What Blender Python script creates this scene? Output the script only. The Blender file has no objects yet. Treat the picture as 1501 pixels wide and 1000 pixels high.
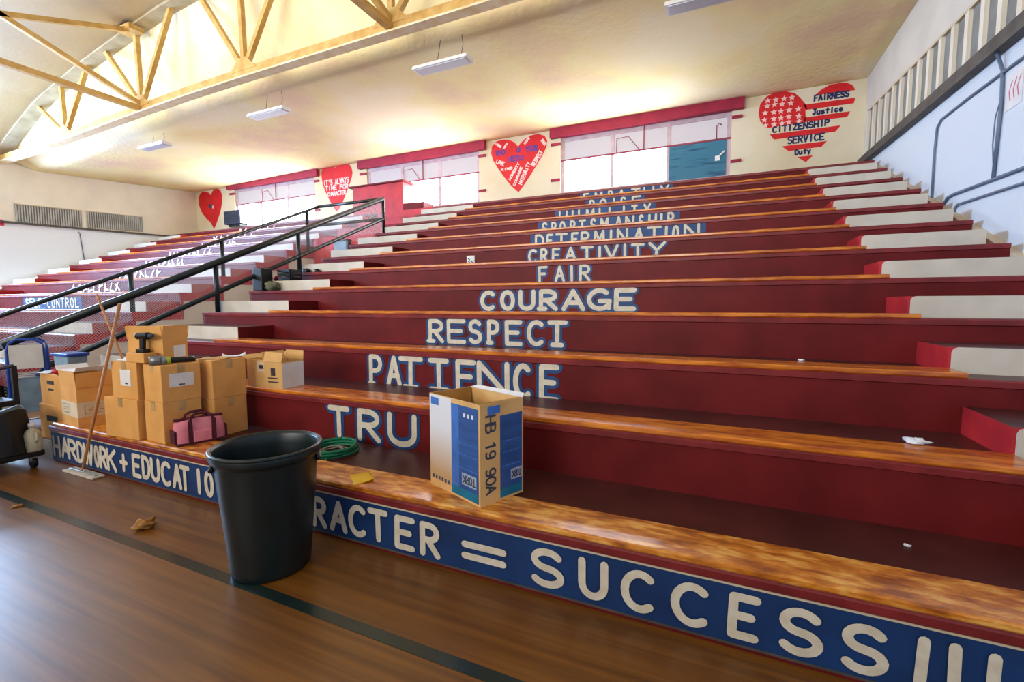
import bpy, bmesh, math, random
from mathutils import Vector, Matrix, Euler
random.seed(7)
C = bpy.context.scene.collection
sc = bpy.context.scene
PI = math.pi

# ------------------------------------------------------------------ camera, world, lights, exposure
cam = bpy.data.cameras.new('camera'); cam.sensor_width = 36.0; cam.lens = 16.11
cam.clip_start = 0.05; cam.clip_end = 200
cam_o = bpy.data.objects.new('camera', cam); C.objects.link(cam_o)
fw = Vector((-0.41148, 0.907902, -0.07999)); rt = Vector((0.910885, 0.412656, -0.002008)); up = Vector((-0.031185, 0.073688, 0.996794))
cam_o.matrix_world = Matrix(((rt.x, up.x, -fw.x, 0.0), (rt.y, up.y, -fw.y, -2.3282), (rt.z, up.z, -fw.z, 1.6483), (0, 0, 0, 1)))
sc.camera = cam_o

wd = bpy.data.worlds.new('daylight'); sc.world = wd; wd.use_nodes = True
wd.node_tree.nodes['Background'].inputs[0].default_value = (0.80, 0.90, 1.0, 1)
wd.node_tree.nodes['Background'].inputs[1].default_value = 0.22

def area(name, loc, target, sx, sy, power, col, spread=180):
    l = bpy.data.lights.new(name, 'AREA'); l.shape = 'RECTANGLE'; l.size = sx; l.size_y = sy
    l.energy = power; l.color = col; l.spread = math.radians(spread)
    o = bpy.data.objects.new(name, l); C.objects.link(o)
    o.location = loc
    d = Vector(target) - Vector(loc)
    o.rotation_euler = d.to_track_quat('-Z', 'Y').to_euler()
    return o
# daylight through the tall windows of the left end wall, beyond the frame
area('left_window_daylight', (-21.25, 0.9, 4.9), (-6, 0.6, 1.4), 5.8, 3.2, 2300, (0.40, 0.63, 1.0))
# added ceiling fill behind the camera, in place of unseen windows across the court
area('court_fill_light', (-10.0, -11.6, 5.2), (-8.0, 8.0, 9.6), 20, 4.4, 850, (1.0, 0.97, 0.92), 95)

sc.view_settings.view_transform = 'Standard'; sc.view_settings.look = 'None'
sc.view_settings.gamma = 1.0; sc.view_settings.use_curve_mapping = False
sc.view_settings.exposure = 0.52

# ------------------------------------------------------------------ materials
def s2l(c):
    return tuple(((v/255.0)/12.92 if v/255.0 <= 0.04045 else ((v/255.0+0.055)/1.055)**2.4) for v in c)
def mat(name, c1, c2=None, scale=6.0, stretch=(1, 1, 1), rough=0.6, spec=0.4, metal=0.0, bump=0.0, bscale=None, coat=0.0, lo=0.35, hi=0.65, detail=4.0, c3=None):
    m = bpy.data.materials.new(name); m.use_nodes = True
    nt = m.node_tree; b = nt.nodes['Principled BSDF']
    b.inputs['Roughness'].default_value = rough; b.inputs['Metallic'].default_value = metal
    b.inputs['Specular IOR Level'].default_value = spec; b.inputs['Coat Weight'].default_value = coat
    b.inputs['Coat Roughness'].default_value = 0.12
    tc = nt.nodes.new('ShaderNodeNewGeometry')
    mp = nt.nodes.new('ShaderNodeMapping'); mp.inputs['Scale'].default_value = stretch
    nt.links.new(tc.outputs['Position'], mp.inputs['Vector'])
    if c2 is None:
        c2 = tuple(max(0, v*0.82) for v in c1)
    nz = nt.nodes.new('ShaderNodeTexNoise'); nz.inputs['Scale'].default_value = scale; nz.inputs['Detail'].default_value = detail
    nt.links.new(mp.outputs['Vector'], nz.inputs['Vector'])
    cr = nt.nodes.new('ShaderNodeValToRGB')
    cr.color_ramp.elements[0].position = lo; cr.color_ramp.elements[1].position = hi
    cr.color_ramp.elements[0].color = (*s2l(c2), 1); cr.color_ramp.elements[1].color = (*s2l(c1), 1)
    if c3 is not None:
        e = cr.color_ramp.elements.new((lo+hi)/2); e.color = (*s2l(c3), 1)
    nt.links.new(nz.outputs['Fac'], cr.inputs['Fac']); nt.links.new(cr.outputs['Color'], b.inputs['Base Color'])
    if bump > 0:
        n2 = nt.nodes.new('ShaderNodeTexNoise'); n2.inputs['Scale'].default_value = bscale or scale*3; n2.inputs['Detail'].default_value = 6
        nt.links.new(mp.outputs['Vector'], n2.inputs['Vector'])
        bp = nt.nodes.new('ShaderNodeBump'); bp.inputs['Strength'].default_value = bump; bp.inputs['Distance'].default_value = 0.02
        nt.links.new(n2.outputs['Fac'], bp.inputs['Height']); nt.links.new(bp.outputs['Normal'], b.inputs['Normal'])
    return m
def emit(name, col, strength):
    m = bpy.data.materials.new(name); m.use_nodes = True; nt = m.node_tree
    b = nt.nodes['Principled BSDF']
    b.inputs['Base Color'].default_value = (0.22, 0.22, 0.24, 1); b.inputs['Roughness'].default_value = 0.3
    b.inputs['Emission Color'].default_value = (*col, 1); b.inputs['Emission Strength'].default_value = strength
    return m
def two_tone(name, upc, lowc, a, bslope, rough=0.7):
    m = mat(name, upc, tuple(v*0.95 for v in upc), 1.2, rough=rough, spec=0.25, bump=0.15, bscale=25)
    nt = m.node_tree; b = nt.nodes['Principled BSDF']
    old = b.inputs['Base Color'].links[0].from_socket
    g = nt.nodes.new('ShaderNodeNewGeometry'); sx = nt.nodes.new('ShaderNodeSeparateXYZ')
    nt.links.new(g.outputs['Position'], sx.inputs[0])
    mu = nt.nodes.new('ShaderNodeMath'); mu.operation = 'MULTIPLY_ADD'; mu.inputs[1].default_value = bslope; mu.inputs[2].default_value = a
    nt.links.new(sx.outputs['Y'], mu.inputs[0])
    lt = nt.nodes.new('ShaderNodeMath'); lt.operation = 'LESS_THAN'
    nt.links.new(sx.outputs['Z'], lt.inputs[0]); nt.links.new(mu.outputs[0], lt.inputs[1])
    mx = nt.nodes.new('ShaderNodeMix'); mx.data_type = 'RGBA'
    nt.links.new(lt.outputs[0], mx.inputs['Factor']); nt.links.new(old, mx.inputs['A'])
    mx.inputs['B'].default_value = (*s2l(lowc), 1)
    nt.links.new(mx.outputs['Result'], b.inputs['Base Color'])
    return m
def mesh_screen(name):
    m = bpy.data.materials.new(name); m.use_nodes = True; nt = m.node_tree
    b = nt.nodes['Principled BSDF']; out = nt.nodes['Material Output']
    b.inputs['Base Color'].default_value = (0.80, 0.83, 0.88, 1); b.inputs['Roughness'].default_value = 0.5; b.inputs['Metallic'].default_value = 0.0
    g = nt.nodes.new('ShaderNodeNewGeometry'); sx = nt.nodes.new('ShaderNodeSeparateXYZ'); nt.links.new(g.outputs['Position'], sx.inputs[0])
    hv = nt.nodes.new('ShaderNodeMath'); hv.operation = 'ADD'; nt.links.new(sx.outputs['X'], hv.inputs[0]); nt.links.new(sx.outputs['Y'], hv.inputs[1])
    fs = []
    for op in ('ADD', 'SUBTRACT'):
        a = nt.nodes.new('ShaderNodeMath'); a.operation = op; nt.links.new(hv.outputs[0], a.inputs[0]); nt.links.new(sx.outputs['Z'], a.inputs[1])
        s = nt.nodes.new('ShaderNodeMath'); s.operation = 'MULTIPLY'; s.inputs[1].default_value = 26.0; nt.links.new(a.outputs[0], s.inputs[0])
        f = nt.nodes.new('ShaderNodeMath'); f.operation = 'FRACT'; nt.links.new(s.outputs[0], f.inputs[0])
        l = nt.nodes.new('ShaderNodeMath'); l.operation = 'LESS_THAN'; l.inputs[1].default_value = 0.085; nt.links.new(f.outputs[0], l.inputs[0])
        fs.append(l)
    mxm = nt.nodes.new('ShaderNodeMath'); mxm.operation = 'MAXIMUM'; nt.links.new(fs[0].outputs[0], mxm.inputs[0]); nt.links.new(fs[1].outputs[0], mxm.inputs[1])
    tr = nt.nodes.new('ShaderNodeBsdfTransparent'); ms = nt.nodes.new('ShaderNodeMixShader')
    nt.links.new(mxm.outputs[0], ms.inputs[0]); nt.links.new(tr.outputs[0], ms.inputs[1]); nt.links.new(b.outputs[0], ms.inputs[2])
    nt.links.new(ms.outputs[0], out.inputs['Surface'])
    return m

M = {}
M['maroon'] = mat('maroon_paint', (112, 29, 31), (94, 23, 24), 2.5, rough=0.45, spec=0.14)
M['maroon_lip'] = mat('maroon_lip_paint', (136, 42, 44), (110, 32, 34), 5, rough=0.4)
M['tread'] = mat('tread_paint', (84, 36, 32), (66, 28, 24), 3, rough=0.4, spec=0.45)
M['red_side'] = mat('red_paint', (194, 40, 44), (168, 32, 38), 3, rough=0.5)
M['plank'] = mat('varnished_plank', (226, 134, 36), (164, 74, 12), 3.4, (1.0, 6, 6), rough=0.25, spec=0.5, coat=0.35, bump=0.08, bscale=8)
M['plank_worn'] = mat('worn_varnished_plank', (238, 178, 88), (150, 76, 12), 5.0, (1.5, 4.5, 4.5), rough=0.3, spec=0.5, coat=0.3, lo=0.34, hi=0.66, bump=0.2, bscale=9, c3=(206, 122, 30), detail=8)
M['step_white'] = mat('white_step_paint', (214, 206, 192), (200, 192, 178), 3, rough=0.55)
M['skirt'] = mat('beige_skirting', (214, 198, 170), (200, 182, 152), 3, rough=0.6)
M['cream'] = mat('cream_paint', (230, 222, 204), (220, 210, 190), 1.2, rough=0.7, spec=0.25, bump=0.12, bscale=25)
M['back'] = mat('back_wall_paint', (226, 216, 192), (212, 196, 164), 0.6, rough=0.7, spec=0.2, bump=0.12, bscale=25)
M['wall_r'] = two_tone('right_wall_paint', (218, 212, 200), (214, 222, 232), 4.28, 0.052)
M['wall_l'] = two_tone('left_wall_paint', (232, 224, 208), (228, 234, 242), 4.12, 0.040)
M['ceil'] = mat('sprayed_ceiling', (248, 238, 204), (236, 208, 176), 0.42, (1, 1, 1), rough=0.9, spec=0.1, bump=0.8, bscale=9, lo=0.32, hi=0.62, c3=(246, 232, 176), detail=7)
M['arch'] = mat('arched_ceiling', (226, 214, 190), (214, 200, 176), 0.5, rough=0.9, spec=0.1, bump=0.3, bscale=7)
M['truss'] = mat('truss_yellow_paint', (222, 184, 112), (200, 156, 84), 5, rough=0.6, bump=0.2, bscale=20)
M['truss_lo'] = mat('truss_flaking_paint', (240, 226, 192), (226, 200, 148), 4, rough=0.7, bump=0.3, bscale=16)
M['chord'] = mat('truss_top_shaded', (190, 176, 146), (168, 152, 120), 3, rough=0.7)  # greyer than the truss: shade under the arch is put into the colour
M['floor'] = mat('gym_floor', (128, 80, 24), (98, 58, 15), 2.2, (0.35, 9, 1), rough=0.38, spec=0.3, coat=0.4, bump=0.03, bscale=5)
M['floor'].node_tree.nodes['Principled BSDF'].inputs['Coat Roughness'].default_value = 0.3
M['line'] = mat('court_line_green', (26, 44, 40), (18, 32, 30), 4, rough=0.3, coat=0.3)
M['blue'] = mat('blue_letter_paint', (18, 72, 128), (12, 54, 104), 5, rough=0.5)
M['blue_b'] = mat('blue_board_paint', (16, 58, 112), (10, 44, 90), 3, rough=0.5)
M['white_l'] = mat('cream_letter_paint', (222, 212, 192), (206, 194, 170), 14, rough=0.6)
M['heart'] = mat('heart_red_paint', (214, 24, 30), (198, 18, 26), 3, rough=0.6)
M['navy'] = mat('navy_letter_paint', (24, 40, 96), None, 9, rough=0.6)
M['purple'] = mat('purple_letter_paint', (110, 50, 140), None, 9, rough=0.6)
M['pink_w'] = mat('pale_pink_paint', (244, 206, 200), (236, 190, 186), 9, rough=0.6)
M['valance'] = mat('valance_maroon', (160, 26, 62), (140, 20, 52), 3, rough=0.6)
M['frame'] = mat('window_frame_paint', (196, 176, 186), (180, 158, 170), 5, rough=0.5)
M['frame_m'] = mat('window_bar_maroon', (150, 60, 84), (130, 46, 70), 5, rough=0.5)
M['pane_hi'] = emit('frosted_pane', (0.80, 0.72, 0.80), 0.36)
M['pane_lo'] = emit('daylight_pane', (0.90, 0.95, 1.0), 19.0)
M['pane_dk'] = mat('dark_blue_pane', (24, 66, 104), (60, 120, 150), 1.6, (1, 1, 9), rough=0.08, spec=0.6, lo=0.55, hi=0.75)  # streaky blues put reflections into the pane's colour
M['rail'] = mat('dark_rail_paint', (22, 34, 38), (14, 22, 26), 5, rough=0.35, spec=0.5)
M['screen'] = mesh_screen('wire_mesh')
M['vent'] = mat('grey_louvre', (176, 176, 172), (160, 160, 156), 4, rough=0.6)
M['vent_d'] = mat('grey_louvre_recess', (138, 138, 134), (122, 122, 118), 4, rough=0.7)
M['ledge'] = mat('dark_ledge', (84, 78, 74), (64, 58, 54), 5, rough=0.6)
M['conduit'] = mat('painted_conduit', (110, 124, 146), (92, 106, 128), 5, rough=0.5)
M['card'] = mat('cardboard', (230, 172, 100), (216, 156, 86), 4, rough=0.8, spec=0.2)
M['card2'] = mat('pale_cardboard', (224, 180, 116), (208, 162, 100), 4, rough=0.8, spec=0.2)
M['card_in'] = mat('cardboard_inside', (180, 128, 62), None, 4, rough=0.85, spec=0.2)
M['tape'] = mat('packing_tape', (206, 168, 112), None, 6, rough=0.3)
M['paper'] = mat('white_paper', (234, 232, 230), (222, 220, 220), 6, rough=0.8)
M['paper_c'] = mat('cream_paper', (222, 206, 176), (212, 194, 162), 6, rough=0.8)
M['ink'] = mat('dark_ink', (60, 58, 60), None, 6, rough=0.8)
M['ink_r'] = mat('red_ink', (190, 90, 70), None, 6, rough=0.8)
M['can'] = mat('black_green_plastic', (14, 30, 32), (9, 21, 24), 5, rough=0.34, spec=0.5)
M['black'] = mat('black_plastic', (20, 21, 23), (12, 13, 14), 5, rough=0.45)
M['grey'] = mat('grey_metal', (140, 142, 146), (110, 112, 116), 6, rough=0.35, metal=0.6)
M['steel'] = mat('pale_metal', (196, 198, 200), None, 6, rough=0.3, metal=0.5)
M['wood'] = mat('broom_wood', (188, 130, 80), (166, 108, 60), 8, (4, 4, 0.6), rough=0.5)
M['mop'] = mat('mop_cloth', (214, 204, 190), (180, 170, 156), 30, rough=0.95, bump=0.5, bscale=90)
M['pink'] = mat('pink_canvas', (226, 138, 152), (204, 112, 130), 9, rough=0.8)
M['pinkdk'] = mat('burgundy_canvas', (92, 24, 46), (66, 14, 32), 9, rough=0.8)
M['green'] = mat('green_hose', (16, 122, 84), (8, 96, 64), 9, rough=0.35)
M['greyc'] = mat('pale_cord', (150, 146, 130), None, 9, rough=0.6)
M['yellow'] = mat('yellow_card', (244, 196, 20), (232, 180, 8), 7, rough=0.5)
M['lime'] = mat('lime_plastic', (190, 214, 30), None, 7, rough=0.4)
M['orange'] = mat('orange_envelope', (216, 160, 60), None, 7, rough=0.7)
M['bluep'] = mat('blue_plastic', (28, 74, 170), (20, 56, 140), 6, rough=0.4)
M['bluegrey'] = mat('grey_blue_plastic', (130, 158, 178), None, 6, rough=0.5)
M['redc'] = mat('red_cloth', (196, 22, 34), (150, 12, 24), 14, rough=0.9)
M['jug'] = mat('cream_plastic', (214, 208, 180), None, 6, rough=0.4)
M['tblue'] = mat('printed_blue', (44, 84, 146), (36, 72, 128), 6, (1, 1, 4), rough=0.6)
M['tblue2'] = mat('printed_light_blue', (66, 118, 200), None, 6, rough=0.6)
M['teal'] = mat('printed_teal', (10, 118, 150), None, 6, rough=0.6)
M['twhite'] = mat('printed_white', (226, 226, 224), (206, 200, 190), 3, rough=0.7)
M['patch'] = mat('printed_pale_patch', (164, 176, 194), (150, 162, 182), 6, rough=0.7)
M['slate'] = mat('slate_ink', (66, 72, 92), None, 6, rough=0.8)
M['leaf'] = mat('brown_paper', (176, 124, 60), (140, 92, 40), 20, rough=0.8)
M['lamp_w'] = mat('white_enamel', (236, 236, 236), (226, 226, 228), 5, rough=0.4)
M['lamp_d'] = mat('lamp_lens', (206, 210, 222), (190, 196, 210), 30, (1, 8, 1), rough=0.3)
M['redsign'] = mat('red_sign', (200, 50, 70), None, 5, rough=0.6)
M['olive'] = mat('olive_cloth', (120, 122, 100), (90, 92, 74), 12, rough=0.9)

# ------------------------------------------------------------------ mesh helpers
class MB:
    def __init__(s): s.v = []; s.f = []; s.m = []; s.sm = []
    def add(s, vs, fs, m=0, smooth=False):
        o = len(s.v); s.v += [tuple(v) for v in vs]
        for f in fs: s.f.append([i+o for i in f]); s.m.append(m); s.sm.append(smooth)
        return s
    def box(s, x0, x1, y0, y1, z0, z1, m=0, T=None):
        vs = [(x, y, z) for z in (z0, z1) for (x, y) in ((x0, y0), (x1, y0), (x1, y1), (x0, y1))]
        if T is not None: vs = [T @ Vector(v) for v in vs]
        return s.add(vs, [(3, 2, 1, 0), (4, 5, 6, 7), (0, 1, 5, 4), (1, 2, 6, 5), (2, 3, 7, 6), (3, 0, 4, 7)], m)
    def prism(s, pts, axis, a, b, m=0, capm=None):
        n = len(pts)
        def P(p, t):
            return (t, p[0], p[1]) if axis == 'x' else ((p[0], t, p[1]) if axis == 'y' else (p[0], p[1], t))
        vs = [P(p, a) for p in pts]+[P(p, b) for p in pts]
        s.add(vs, [(i, (i+1) % n, n+(i+1) % n, n+i) for i in range(n)], m)
        o = len(s.v)-2*n
        for f in ([o+i for i in range(n)][::-1], [o+n+i for i in range(n)]):
            s.f.append(f); s.m.append(m if capm is None else capm); s.sm.append(False)
        return s
    def tube(s, pts, r, seg=8, m=0, cap=True, r2=None):
        pts = [Vector(p) for p in pts]; n = len(pts); o = len(s.v); vs = []
        prev = None
        for i, p in enumerate(pts):
            t = ((pts[min(i+1, n-1)]-pts[max(i-1, 0)])).normalized()
            a = Vector((0, 0, 1)) if abs(t.z) < 0.9 else Vector((1, 0, 0))
            if prev is None: u = t.cross(a).normalized()
            else: u = (prev-t*prev.dot(t)).normalized()
            prev = u; w = t.cross(u)
            rr = r if r2 is None else r+(r2-r)*i/max(1, n-1)
            for k in range(seg):
                an = 2*PI*k/seg; vs.append(p+u*math.cos(an)*rr+w*math.sin(an)*rr)
        fs = [(i*seg+k, i*seg+(k+1) % seg, (i+1)*seg+(k+1) % seg, (i+1)*seg+k) for i in range(n-1) for k in range(seg)]
        s.add(vs, fs, m, True)
        if cap:
            s.f.append([o+k for k in range(seg)][::-1]); s.m.append(m); s.sm.append(False)
            s.f.append([o+(n-1)*seg+k for k in range(seg)]); s.m.append(m); s.sm.append(False)
        return s
    def bar(s, a, b, w, h, m=0):
        a = Vector(a); b = Vector(b); t = (b-a).normalized()
        ref = Vector((0, 0, 1)) if abs(t.z) < 0.95 else Vector((0, 1, 0))
        u = t.cross(ref).normalized(); v = u.cross(t)
        vs = []
        for p in (a, b):
            for (i, j) in ((-1, -1), (1, -1), (1, 1), (-1, 1)): vs.append(p+u*i*w/2+v*j*h/2)
        return s.add(vs, [(3, 2, 1, 0), (4, 5, 6, 7), (0, 1, 5, 4), (1, 2, 6, 5), (2, 3, 7, 6), (3, 0, 4, 7)], m)
    def lathe(s, prof, cx=0, cy=0, seg=32, m=0, smooth=True):
        n = len(prof)
        vs = [(cx+r*math.cos(2*PI*k/seg), cy+r*math.sin(2*PI*k/seg), z) for r, z in prof for k in range(seg)]
        fs = [(i*seg+k, i*seg+(k+1) % seg, (i+1)*seg+(k+1) % seg, (i+1)*seg+k) for i in range(n-1) for k in range(seg)]
        return s.add(vs, fs, m, smooth)
    def quad(s, a, b, c, d, m=0): return s.add([a, b, c, d], [(0, 1, 2, 3)], m)
    def grid(s, fn, nu, nv, m=0, smooth=True):
        vs = [fn(i/nu, j/nv) for j in range(nv+1) for i in range(nu+1)]
        fs = [(j*(nu+1)+i, j*(nu+1)+i+1, (j+1)*(nu+1)+i+1, (j+1)*(nu+1)+i) for j in range(nv) for i in range(nu)]
        return s.add(vs, fs, m, smooth)
    def build(s, name, mats, parent=None, world=True, bevel=0.0, solid=0.0):
        if not isinstance(mats, (list, tuple)): mats = [mats]
        off = Vector((0, 0, 0))
        if parent is not None and world: off = root_loc(parent)
        me = bpy.data.meshes.new(name)
        me.from_pydata([tuple(Vector(v)-off) for v in s.v], [], s.f)
        for p, mi, sm in zip(me.polygons, s.m, s.sm): p.material_index = mi; p.use_smooth = sm
        for mt in mats: me.materials.append(mt)
        bm = bmesh.new(); bm.from_mesh(me); bmesh.ops.recalc_face_normals(bm, faces=bm.faces); bm.to_mesh(me); bm.free()
        o = bpy.data.objects.new(name, me); C.objects.link(o)
        if parent is not None: o.parent = parent
        if solid:
            md = o.modifiers.new('solid', 'SOLIDIFY'); md.thickness = solid
        if bevel:
            md = o.modifiers.new('bevel', 'BEVEL'); md.width = bevel; md.segments = 2; md.limit_method = 'ANGLE'
        return o
def root_loc(p):
    while p.parent is not None: p = p.parent
    return Vector(p.location)
def thing(name, label, cat, loc=(0, 0, 0), rotz=0.0, group=None):
    o = bpy.data.objects.new(name, None); C.objects.link(o); o.empty_display_size = 0.2
    o.location = loc; o.rotation_euler = (0, 0, rotz)
    o['label'] = label; o['category'] = cat
    if group: o['group'] = group
    return o
def tag(o, label, cat, group=None):
    o['label'] = label; o['category'] = cat
    if group: o['group'] = group
    return o
def recentre(o, loc):
    """move a top-level mesh's origin to its base"""
    v = Vector(loc); o.data.transform(Matrix.Translation(-v)); o.location = v
    return o
def struct(o):
    o['kind'] = 'structure'; return o

# ------------------------------------------------------------------ hand painted lettering
def arc(cx, cy, rx, ry, a0, a1, n=9):
    return [(cx+rx*math.cos(math.radians(a0+(a1-a0)*i/n)), cy+ry*math.sin(math.radians(a0+(a1-a0)*i/n))) for i in range(n+1)]
G = {
 'A': [[(0, 0), (.5, 1), (1, 0)], [(.2, .36), (.8, .36)]],
 'B': [[(0, 0), (0, 1)], [(0, 1)]+arc(.5, .76, .42, .24, 90, -90)+[(0, .52)], [(0, .52)]+arc(.5, .26, .5, .26, 90, -90)+[(0, 0)]],
 'C': [arc(.55, .5, .55, .5, 50, 310, 14)],
 'D': [[(0, 0), (0, 1)]+arc(.35, .5, .65, .5, 90, -90, 12)+[(0, 0)]],
 'E': [[(1, 1), (0, 1), (0, 0), (1, 0)], [(0, .52), (.8, .52)]],
 'F': [[(1, 1), (0, 1), (0, 0)], [(0, .52), (.75, .52)]],
 'G': [arc(.52, .5, .52, .5, 50, 330, 14)+[(1, .42)], [(.55, .42), (1, .42)], [(.97, .42), (.97, .05)]],
 'H': [[(0, 0), (0, 1)], [(1, 0), (1, 1)], [(0, .5), (1, .5)]],
 'I': [[(.5, 0), (.5, 1)]],
 'J': [[(.7, 1), (.7, .25)]+arc(.4, .25, .3, .25, 0, -180), [(.3, 1), (1, 1)]],
 'K': [[(0, 0), (0, 1)], [(1, 1), (0, .45)], [(.3, .6), (1, 0)]],
 'L': [[(0, 1), (0, 0), (1, 0)]],
 'M': [[(0, 0), (.08, 1), (.5, .3), (.92, 1), (1, 0)]],
 'N': [[(0, 0), (0, 1), (1, 0), (1, 1)]],
 'O': [arc(.5, .5, .5, .5, 90, 450, 18)],
 'P': [[(0, 0), (0, 1)]+arc(.45, .74, .5, .26, 90, -90)+[(0, .48)]],
 'R': [[(0, 0), (0, 1)]+arc(.45, .75, .5, .25, 90, -90)+[(0, .5)], [(.35, .5), (1, 0)]],
 'S': [arc(.5, .75, .46, .25, 30, 270, 9)[:-1]+arc(.5, .25, .5, .25, 90, -150, 9)],
 'T': [[(0, 1), (1, 1)], [(.5, 1), (.5, 0)]],
 'U': [[(0, 1), (0, .35)]+arc(.5, .35, .5, .35, 180, 360, 9)+[(1, 1)]],
 'V': [[(0, 1), (.5, 0), (1, 1)]],
 'W': [[(0, 1), (.25, 0), (.5, .75), (.75, 0), (1, 1)]],
 'X': [[(0, 0), (1, 1)], [(0, 1), (1, 0)]],
 'Y': [[(0, 1), (.5, .48), (1, 1)], [(.5, .48), (.45, 0)]],
 'Z': [[(0, 1), (1, 1), (0, 0), (1, 0)]],
 '+': [[(0, .5), (1, .5)], [(.5, .12), (.5, .88)]],
 '=': [[(0, .68), (1, .68)], [(0, .3), (1, .3)]],
 '|': [[(.5, 0), (.5, 1)]],
 '!': [[(.5, .3), (.5, 1)], [(.5, 0), (.5, .06)]],
 "'": [[(.5, .75), (.5, 1)]],
 '-': [[(0, .5), (1, .5)]],
 '0': [arc(.5, .5, .5, .5, 90, 450, 18)],
 '1': [[(.15, .78), (.55, 1), (.55, 0)]],
 '9': [arc(.5, .7, .45, .3, 0, 360, 14), [(.95, .7), (.9, .3)]+arc(.45, .25, .45, .25, 0, -130, 6)],
 '7': [[(0, 1), (1, 1), (.35, 0)]],
 '5': [[(.95, 1), (.1, 1), (.05, .55)]+arc(.45, .32, .5, .32, 110, -150, 9)],
 'u': [[(0, .6), (0, .2)]+arc(.4, .2, .4, .2, 180, 360, 6)+[(.8, .6)], [(.8, .6), (.85, 0)]],
 's': [arc(.45, .45, .36, .15, 30, 270, 6)[:-1]+arc(.45, .15, .4, .15, 90, -150, 6)],
 't': [[(.5, .9), (.5, 0)], [(.1, .6), (.9, .6)]],
 'i': [[(.5, .6), (.5, 0)], [(.5, .82), (.5, .86)]],
 'c': [arc(.5, .3, .4, .3, 50, 310, 8)],
 'e': [[(.1, .32), (.88, .32)]+arc(.5, .3, .4, .3, 0, 310, 9)],
 'y': [[(.05, .6), (.45, .05)], [(.9, .6), (.3, -.25)]],
}
def strokes(mb, polys, fn, w, m, lift):
    """ribbons with round joints; fn maps glyph space to a point, w is half stroke width in metres; fn2d returns plane coords"""
    for poly in polys:
        pts = [Vector(fn(p)) for p in poly]
        for a, b in zip(pts[:-1], pts[1:]):
            d = b-a
            if d.length < 1e-6: continue
            n = Vector((-d.y, d.x)).normalized()*w
            mb.append(([a+n, b+n, b-n, a-n], m, lift))
        for p in pts:
            mb.append(([p+Vector((math.cos(2*PI*k/8), math.sin(2*PI*k/8)))*w for k in range(8)], m, lift))
def letters(seq, z0, z1, w, serif=False, jitter=0.0, extra=0.0):
    """seq of (char, x0, x1) -> list of (poly2d, m, lift); m 0 = letter"""
    out = []
    for ch, x0, x1 in seq:
        if ch == ' ': continue
        dz = random.uniform(-jitter, jitter); sl = random.uniform(-jitter, jitter)
        gl = [list(p) for p in G[ch]]
        if serif and ch in 'TIPRFYE':
            if ch in 'TI': gl.append([(.2, 0), (.8, 0)]) if ch == 'T' else gl.extend([[(.05, 0), (.95, 0)], [(.05, 1), (.95, 1)]])
            if ch in 'PRF': gl.append([(-.15, 0), (.3, 0)])
        ww = min(w, max(.012, (x1-x0)*.3)) if ch not in 'I|' else w
        ix0, ix1 = (x0+ww, x1-ww) if ch not in 'I|' or serif else (x0, x1)
        iz0, iz1 = z0+w+dz, z1-w+dz
        strokes(out, gl, lambda p: (ix0+p[0]*(ix1-ix0)+sl*(p[1]-.5), iz0+p[1]*(iz1-iz0)), ww+extra, 0, 0)
    return out
def paint(mb, polys, to3, m_over=None):
    for i, (poly, m, lift) in enumerate(polys):
        vs = [to3(p[0], p[1], lift+i*0.00001) for p in poly]
        mb.add(vs, [tuple(range(len(vs)))], m if m_over is None else m_over)
def word_on_line(word, A, B, h, w):
    """letters along the baseline A->B in a wall plane"""
    A = Vector(A); B = Vector(B); d = (B-A); L = d.length; t = d/L; n = Vector((-t.y, t.x)); out = []
    k = len(word); cw = L/k
    for i, ch in enumerate(word):
        if ch == ' ': continue
        strokes(out, G[ch], lambda p: A+t*(cw*(i+.12+.72*p[0]))+n*(h*p[1]), w, 0, 0)
    return out
# ------------------------------------------------------------------ the setting
XL, XR, YB = -21.3, 2.87, 10.8          # left wall, right wall, back wall
D, H, H1, TP, OV, PW = 0.861, 0.38, 0.3825, 0.039, 0.02, 0.30
def ys(k): return (k-1)*D
def zs(k): return H1+(k-1)*H
LX0, LX1, RX0, RX1 = -20.75, -10.05, -7.96, 2.77

fl = MB().box(XL-0.3, XR+0.3, -12, 11.2, -0.12, 0.0).build('floor', M['floor']); struct(fl)
ln = MB().box(-20.5, 2.6, -0.665, -0.595, 0.0, 0.0022).build('trim_court_line', M['line']); struct(ln)

# windows: opening x0, x1 on the back wall
WZ0, WZ1 = 4.86, 6.52
WINS = [(-18.72, -14.15), (-11.62, -7.08), (-4.38, 0.12)]
mb = MB()
edges = [XL-0.3]
for a, b in WINS: edges += [a, b]
edges.append(XR+0.3)
for i in range(0, len(edges), 2): mb.box(edges[i], edges[i+1], YB, YB+0.3, 3.6, 7.2)
for a, b in WINS:
    mb.box(a, b, YB, YB+0.3, 3.6, WZ0); mb.box(a, b, YB, YB+0.3, WZ1, 7.2)
struct(mb.build('wall_back', M['back']))

# left wall: open bay for the tall end windows nearer the court
mb = MB()
mb.box(XL-0.3, XL, 4.0, YB+0.3, 0, 8.0); mb.box(XL-0.3, XL, -12, 4.0, 0, 3.1); mb.box(XL-0.3, XL, -12, 4.0, 6.6, 8.0)
for y in (-2.6, -7.0, -12.0): mb.box(XL-0.3, XL, y, y+0.35, 3.1, 6.6)
struct(mb.build('wall_left', M['wall_l']))
struct(MB().box(XR, XR+0.3, -12, YB+0.3, 0, 8.0).build('wall_right', M['wall_r']))

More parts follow.
